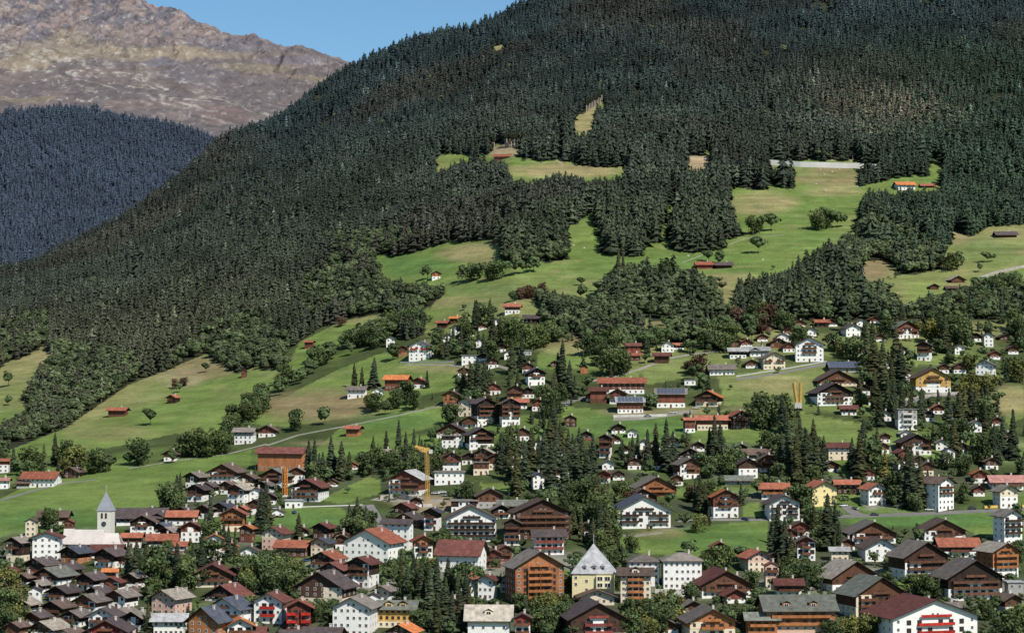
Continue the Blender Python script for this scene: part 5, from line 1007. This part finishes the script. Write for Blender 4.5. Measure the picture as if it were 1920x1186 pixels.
# tall pale trunks standing free at the forest edge
tb = MB(); tb.tube([(0, 0, -.05), (0, 0, .5), (0, 0, .97)], [.034, .024, .006], 6); PALE = tb.mesh('pale_trunk', [M['paletrunk']])
hv = spruce_hi(41, tiers=8, nb=6, slim=.55); v = hv[0].copy(); v[:, 2] = .45+v[:, 2]*.55; THIN = tri_mesh('thin_crown', v, hv[1], hv[2]*CSPR*.9, M['spr'])
BT = []
for (x0, y0, x1, y1, n_, h0, h1, where) in [(946,276,980,274,12,26,36,'beside the clearing above the high pasture'),(1098,212,1130,192,11,26,34,'on the upper clearing in the forest'),(848,285,852,283,3,26,32,'at the left end of the high pasture'),
        (886,288,892,284,3,28,36,'at the left end of the high pasture'),(914,280,928,282,5,30,38,'beside the clearing above the high pasture'),(1052,278,1058,275,3,24,32,'by the narrow dirt slide in the forest'),(1540,302,1546,300,2,20,30,'above the long pale retaining wall'),(1578,300,1620,302,5,14,22,'above the long pale retaining wall'),(402,305,404,305,1,18,22,'alone on the dark left ridge'),(1130,110,1134,108,2,18,24,'in the gap high in the forest'),(1150,205,1170,208,4,14,18,'on the upper clearing in the forest')]:
    for i in range(n_):
        t = (i+.5)/n_; P = at(x0+(x1-x0)*t, y0+(y1-y0)*t+random.uniform(-1.5, 1.5)); h = random.uniform(h0, h1)*P.y/F
        o = empty('bare_spruce', P, random.uniform(0, 6)); tag(o, 'thin spruce with a long pale bare trunk '+where, 'tree', 'bare trunked spruces '+where)
        link('trunk', PALE, o, None, None, (h, h, h)); link('crown', THIN, o, None, None, (h, h, h))

AUTOCARS = []
for i in range(60):
    q = random.choice([q for q in HB if q['py'] > 840 and q['w'] > 40 and q['px'] > 40]); x = q['px']+random.choice((-1, 1))*q['w']*.5+random.uniform(-8, 8); y = q['py']+random.uniform(0, 8)
    if y > 1180 or field(x, y) or any((q2['ctr'].xy-at(x, y).xy).length < q2['rad'] for q2 in HB): continue
    ci = random.randrange(5); o = empty('parked_car', at(x, y)+Vector((0, 0, .15)), random.uniform(0, 6.28)); AUTOCARS.append((o, x, y, CN[ci])); bd, cb_, rf, wh = CARS[ci]
    link('body', bd, o); link('windows', cb_, o); link('roof', rf, o)
    for sx in (-.78, .78):
        for sy in (-1.4, 1.4): link('wheel', wh, o, (sx, sy, .33))
BO = []
for x, y in [(1538,318),(1545,327),(1560,322),(1547,356),(1530,345),(1607,350),(1573,318),(1430,487),(1075,460),(1095,465),(1290,480),(1350,345)]:
    r_ = np.random.default_rng(int(x)); mb = MB(); k_ = 7; mb.tube([(0, 0, -.5), (0, 0, .0), (.1, 0, .7), (.1, .1, 1.1)], [1.1, 1.3*r_.uniform(.8, 1.2), .9, .15], k_); o = link('boulder', mb.mesh('boulder', [M['stone']]), None, at(x, y)); o.scale = (1.1, .9, .9)
    tag(o, 'pale boulder lying on the high pasture grass' if x > 1400 or x == 1350 else 'pale boulder on the grass slope between the spruce woods', 'rock', 'boulders on the high pasture' if x > 1400 or x == 1350 else 'boulders on the middle slope')
# ------------------------------------------------------------------ labels of the houses and trees
LM = [(192,1000,'the church tower'),(524,865,'the long orange barn'),(800,895,'the yellow tower crane'),(858,1045,'the huge plain red roof'),(1018,985,'the tallest dark apartment house'),(1208,960,'the wide white chalet'),(1250,1070,'the white school'),
 (1112,1080,'the pyramid-roofed yellow house'),(1361,945,'the orange-roofed chalet on the lawn'),(1555,925,'the yellow gabled house'),(1774,925,'the tall white roadside house'),(1750,715,'the golden chalet'),(1518,655,'the white house with the red awning'),
 (1166,725,'the long red farm barn'),(1258,748,'the solar barn'),(1390,788,'the dark wooden chalet with lit balconies'),(1495,745,'the yellow rig'),(741,718,'the orange-roofed red barn'),(786,660,'the red balconied hillside house'),(920,770,'the big dark-and-white balcony houses'),
 (686,1030,'the large white hotel'),(658,1155,'the tall white gabled hotel'),(540,1145,'the red balconies'),(398,1080,'the red-roofed chalet among dark trees'),(306,1130,'the salmon pink house'),(916,1165,'the beige roof'),(1829,1095,'the very wide far-right chalet'),(1652,1130,'the huge greenish-roofed chalet'),
 (1754,1165,'the broad maroon hotel roof'),(1502,1160,'the orange and pink house'),(1010,1090,'the large orange apartment house'),(660,808,'the little red hay barn'),(218,775,'the barn in the left meadow'),(70,900,'the long white farmhouse'),(1340,497,'the two high pasture huts'),(1701,620,'the red timber chalet in the trees'),
 (590,1105,'the large dark maroon-roofed chalet'),(573,925,'the dark chalet by the green slope'),(759,905,'the large pale-roofed chalet'),(1545,350,'the high pasture'),(960,580,'the highest red-roofed house'),(1885,440,'the far right hay barn'),(866,520,'the upper meadow trees'),(620,670,'the slanting hedge'),(1402,425,'the pasture tree group')]
def rel(x, y, skip=None):
    b_ = sorted(LM, key=lambda l: (l[0]-x)**2+((l[1]-y)*1.5)**2)
    b_ = [l for l in b_ if l[2] != skip and (abs(l[0]-x) > 14 or abs(l[1]-y) > 14)]; l = b_[0]; dx, dy = x-l[0], y-l[1]
    far = 'just ' if math.hypot(dx, dy) < 60 else ('well ' if math.hypot(dx, dy) > 130 else '')
    if abs(dx) > 2.2*abs(dy): w_ = 'right of' if dx > 0 else 'left of'
    elif abs(dy) > 2.2*abs(dx): w_ = 'below' if dy > 0 else 'above'
    else: w_ = ('below' if dy > 0 else 'above')+(' and right of' if dx > 0 else ' and left of')
    return far+w_+' '+l[2]
ORD = ['', 'second ', 'third ', 'fourth ', 'fifth ', 'sixth ', 'seventh ', 'eighth ']
from collections import defaultdict
grp = defaultdict(list); used = set()
for q in HB:
    if q['lab']: q['o']['label'] = q['lab']; used.add(q['lab']); continue
    st = q['style']; lo, hi = st[0], st[-1]; size = 'tiny' if q['w'] < 26 else ('small' if q['w'] < 44 else ('large' if q['w'] > 80 else ''))
    wt = WALLN[lo] if lo == hi else WALLN[lo]+' and '+WALLN[hi]
    kind = 'flat-roofed house' if q['rt'] == 'flat' else ('long house' if q['E'] else 'gabled chalet')
    rn = '' if q['rt'] == 'flat' else ' with '+ROOFN[q['roof']]+' roof'
    q['t'] = (size+' ').lstrip()+wt+' '+kind+rn; q['rl'] = rel(q['px'], q['py']-q['h']/2)
    grp[(q['t'], q['rl'])].append(q)
for (t, rl), qs in grp.items():
    qs.sort(key=lambda q: q['px'])
    for i, q in enumerate(qs):
        lab = t+' '+rl if len(qs) == 1 else t+' '+rl+', '+['', 'second ', 'third ', 'fourth '][i]+'from the left' if i else t+' '+rl+', leftmost'
        if len(qs) == 1: lab = t+' '+rl
        wds = lab.split()
        if len(wds) > 16:
            for r_ in ('timber ', 'just ', 'well ', 'with ', 'large ', 'small '):
                if len(lab.split()) > 16: lab = lab.replace(r_, '', 1)
        if len(lab.split()) > 16: lab = ' '.join(lab.split()[:16])
        if lab in used: lab = ' '.join((('taller ' if q['h'] > 30 else 'lower ')+lab).split()[:16])
        used.add(lab); q['o']['label'] = lab
        if q['o'].get('group') is None: q['o']['group'] = 'chalets and houses of the village'
for q in HB:
    if 'house' == q['o'].get('category'): q['o']['group'] = 'chalets and houses of the village'
grp = defaultdict(list)
for d in ind:
    kn = {'s': 'dark spruce', 'l': 'yellowish green larch', 'b': 'round green broadleaf tree', 'y': 'yellow-green broadleaf tree', 'r': 'russet broadleaf tree'}[d['k']]
    sz = ('tall ' if d['hp'] > 72 else ('small ' if d['hp'] < 40 else 'medium ')) if d['k'] in 'sl' else ('big ' if d['hp'] > 50 else ('small ' if d['hp'] < 34 else ''))
    d['t'] = sz+kn; d['rl'] = rel(d['x'], d['y']-d['hp']/2); grp[(d['t'], d['rl'])].append(d)
for (t, rl), ds in grp.items():
    ds.sort(key=lambda d: d['x'])
    for i, d in enumerate(ds):
        lab = t+' '+rl
        if len(ds) > 1 and len(ds) <= 3: lab = (['leftmost ', 'middle ' if len(ds) == 3 else 'rightmost ', 'rightmost '][i])+lab
        lab = ' '.join(lab.split()[:16]); d['o']['label'] = lab; d['o']['category'] = 'tree'
        d['o']['group'] = (t+'s '+rl) if len(ds) > 1 else ('spruces among the houses' if d['k'] in 's' else 'leafy trees among the houses')

cg = defaultdict(list)
for o, x, y, c_ in AUTOCARS: cg[(c_, rel(x, y))].append((x, o))
for (c_, rl), os_ in cg.items():
    for x, o in os_: tag(o, ' '.join((c_+' car parked between houses '+rl).split()[:16]), 'car', 'cars parked in the village' if len(os_) == 1 else c_+' cars '+rl)
# ------------------------------------------------------------------ light
SUN_AZ, SUN_EL = 35, 44          # degrees right of the direction behind the camera
w = bpy.data.worlds.new('World'); sc.world = w; w.use_nodes = True; n = w.node_tree; bg = n.nodes['Background']
sky = n.nodes.new('ShaderNodeTexSky'); sky.sky_type = 'NISHITA'; sky.sun_disc = False; sky.sun_elevation = R(SUN_EL)
# direction towards the sun: behind the camera (-Y) and to the right (+X)
sx, sy = math.sin(R(SUN_AZ)), -math.cos(R(SUN_AZ))
sky.sun_rotation = math.atan2(sx, sy); sky.air_density = 1.0; sky.dust_density = .3; sky.ozone_density = 2.0; sky.altitude = 1200
n.links.new(mixc(n, sky.outputs[0], (.74, .98, 1.06), 1.0, 'MULTIPLY'), bg.inputs[0]); bg.inputs[1].default_value = .10
sd = bpy.data.lights.new('sun', 'SUN'); sd.energy = 5.0; sd.angle = R(.5); sd.color = (1, .94, .84); so = link('sun', sd)
d = Vector((sx*math.cos(R(SUN_EL)), sy*math.cos(R(SUN_EL)), math.sin(R(SUN_EL)))); so.rotation_euler = d.to_track_quat('Z', 'Y').to_euler()
sc.view_settings.view_transform = 'Standard'; sc.view_settings.look = 'None'; sc.view_settings.exposure = 0
sc.render.engine = 'CYCLES'; sc.cycles.max_bounces = 4; sc.cycles.diffuse_bounces = 2; sc.cycles.glossy_bounces = 2
print('trees', len(ind), 'houses', len(HB), 'objects', len(bpy.data.objects), 'forest', len(fx))
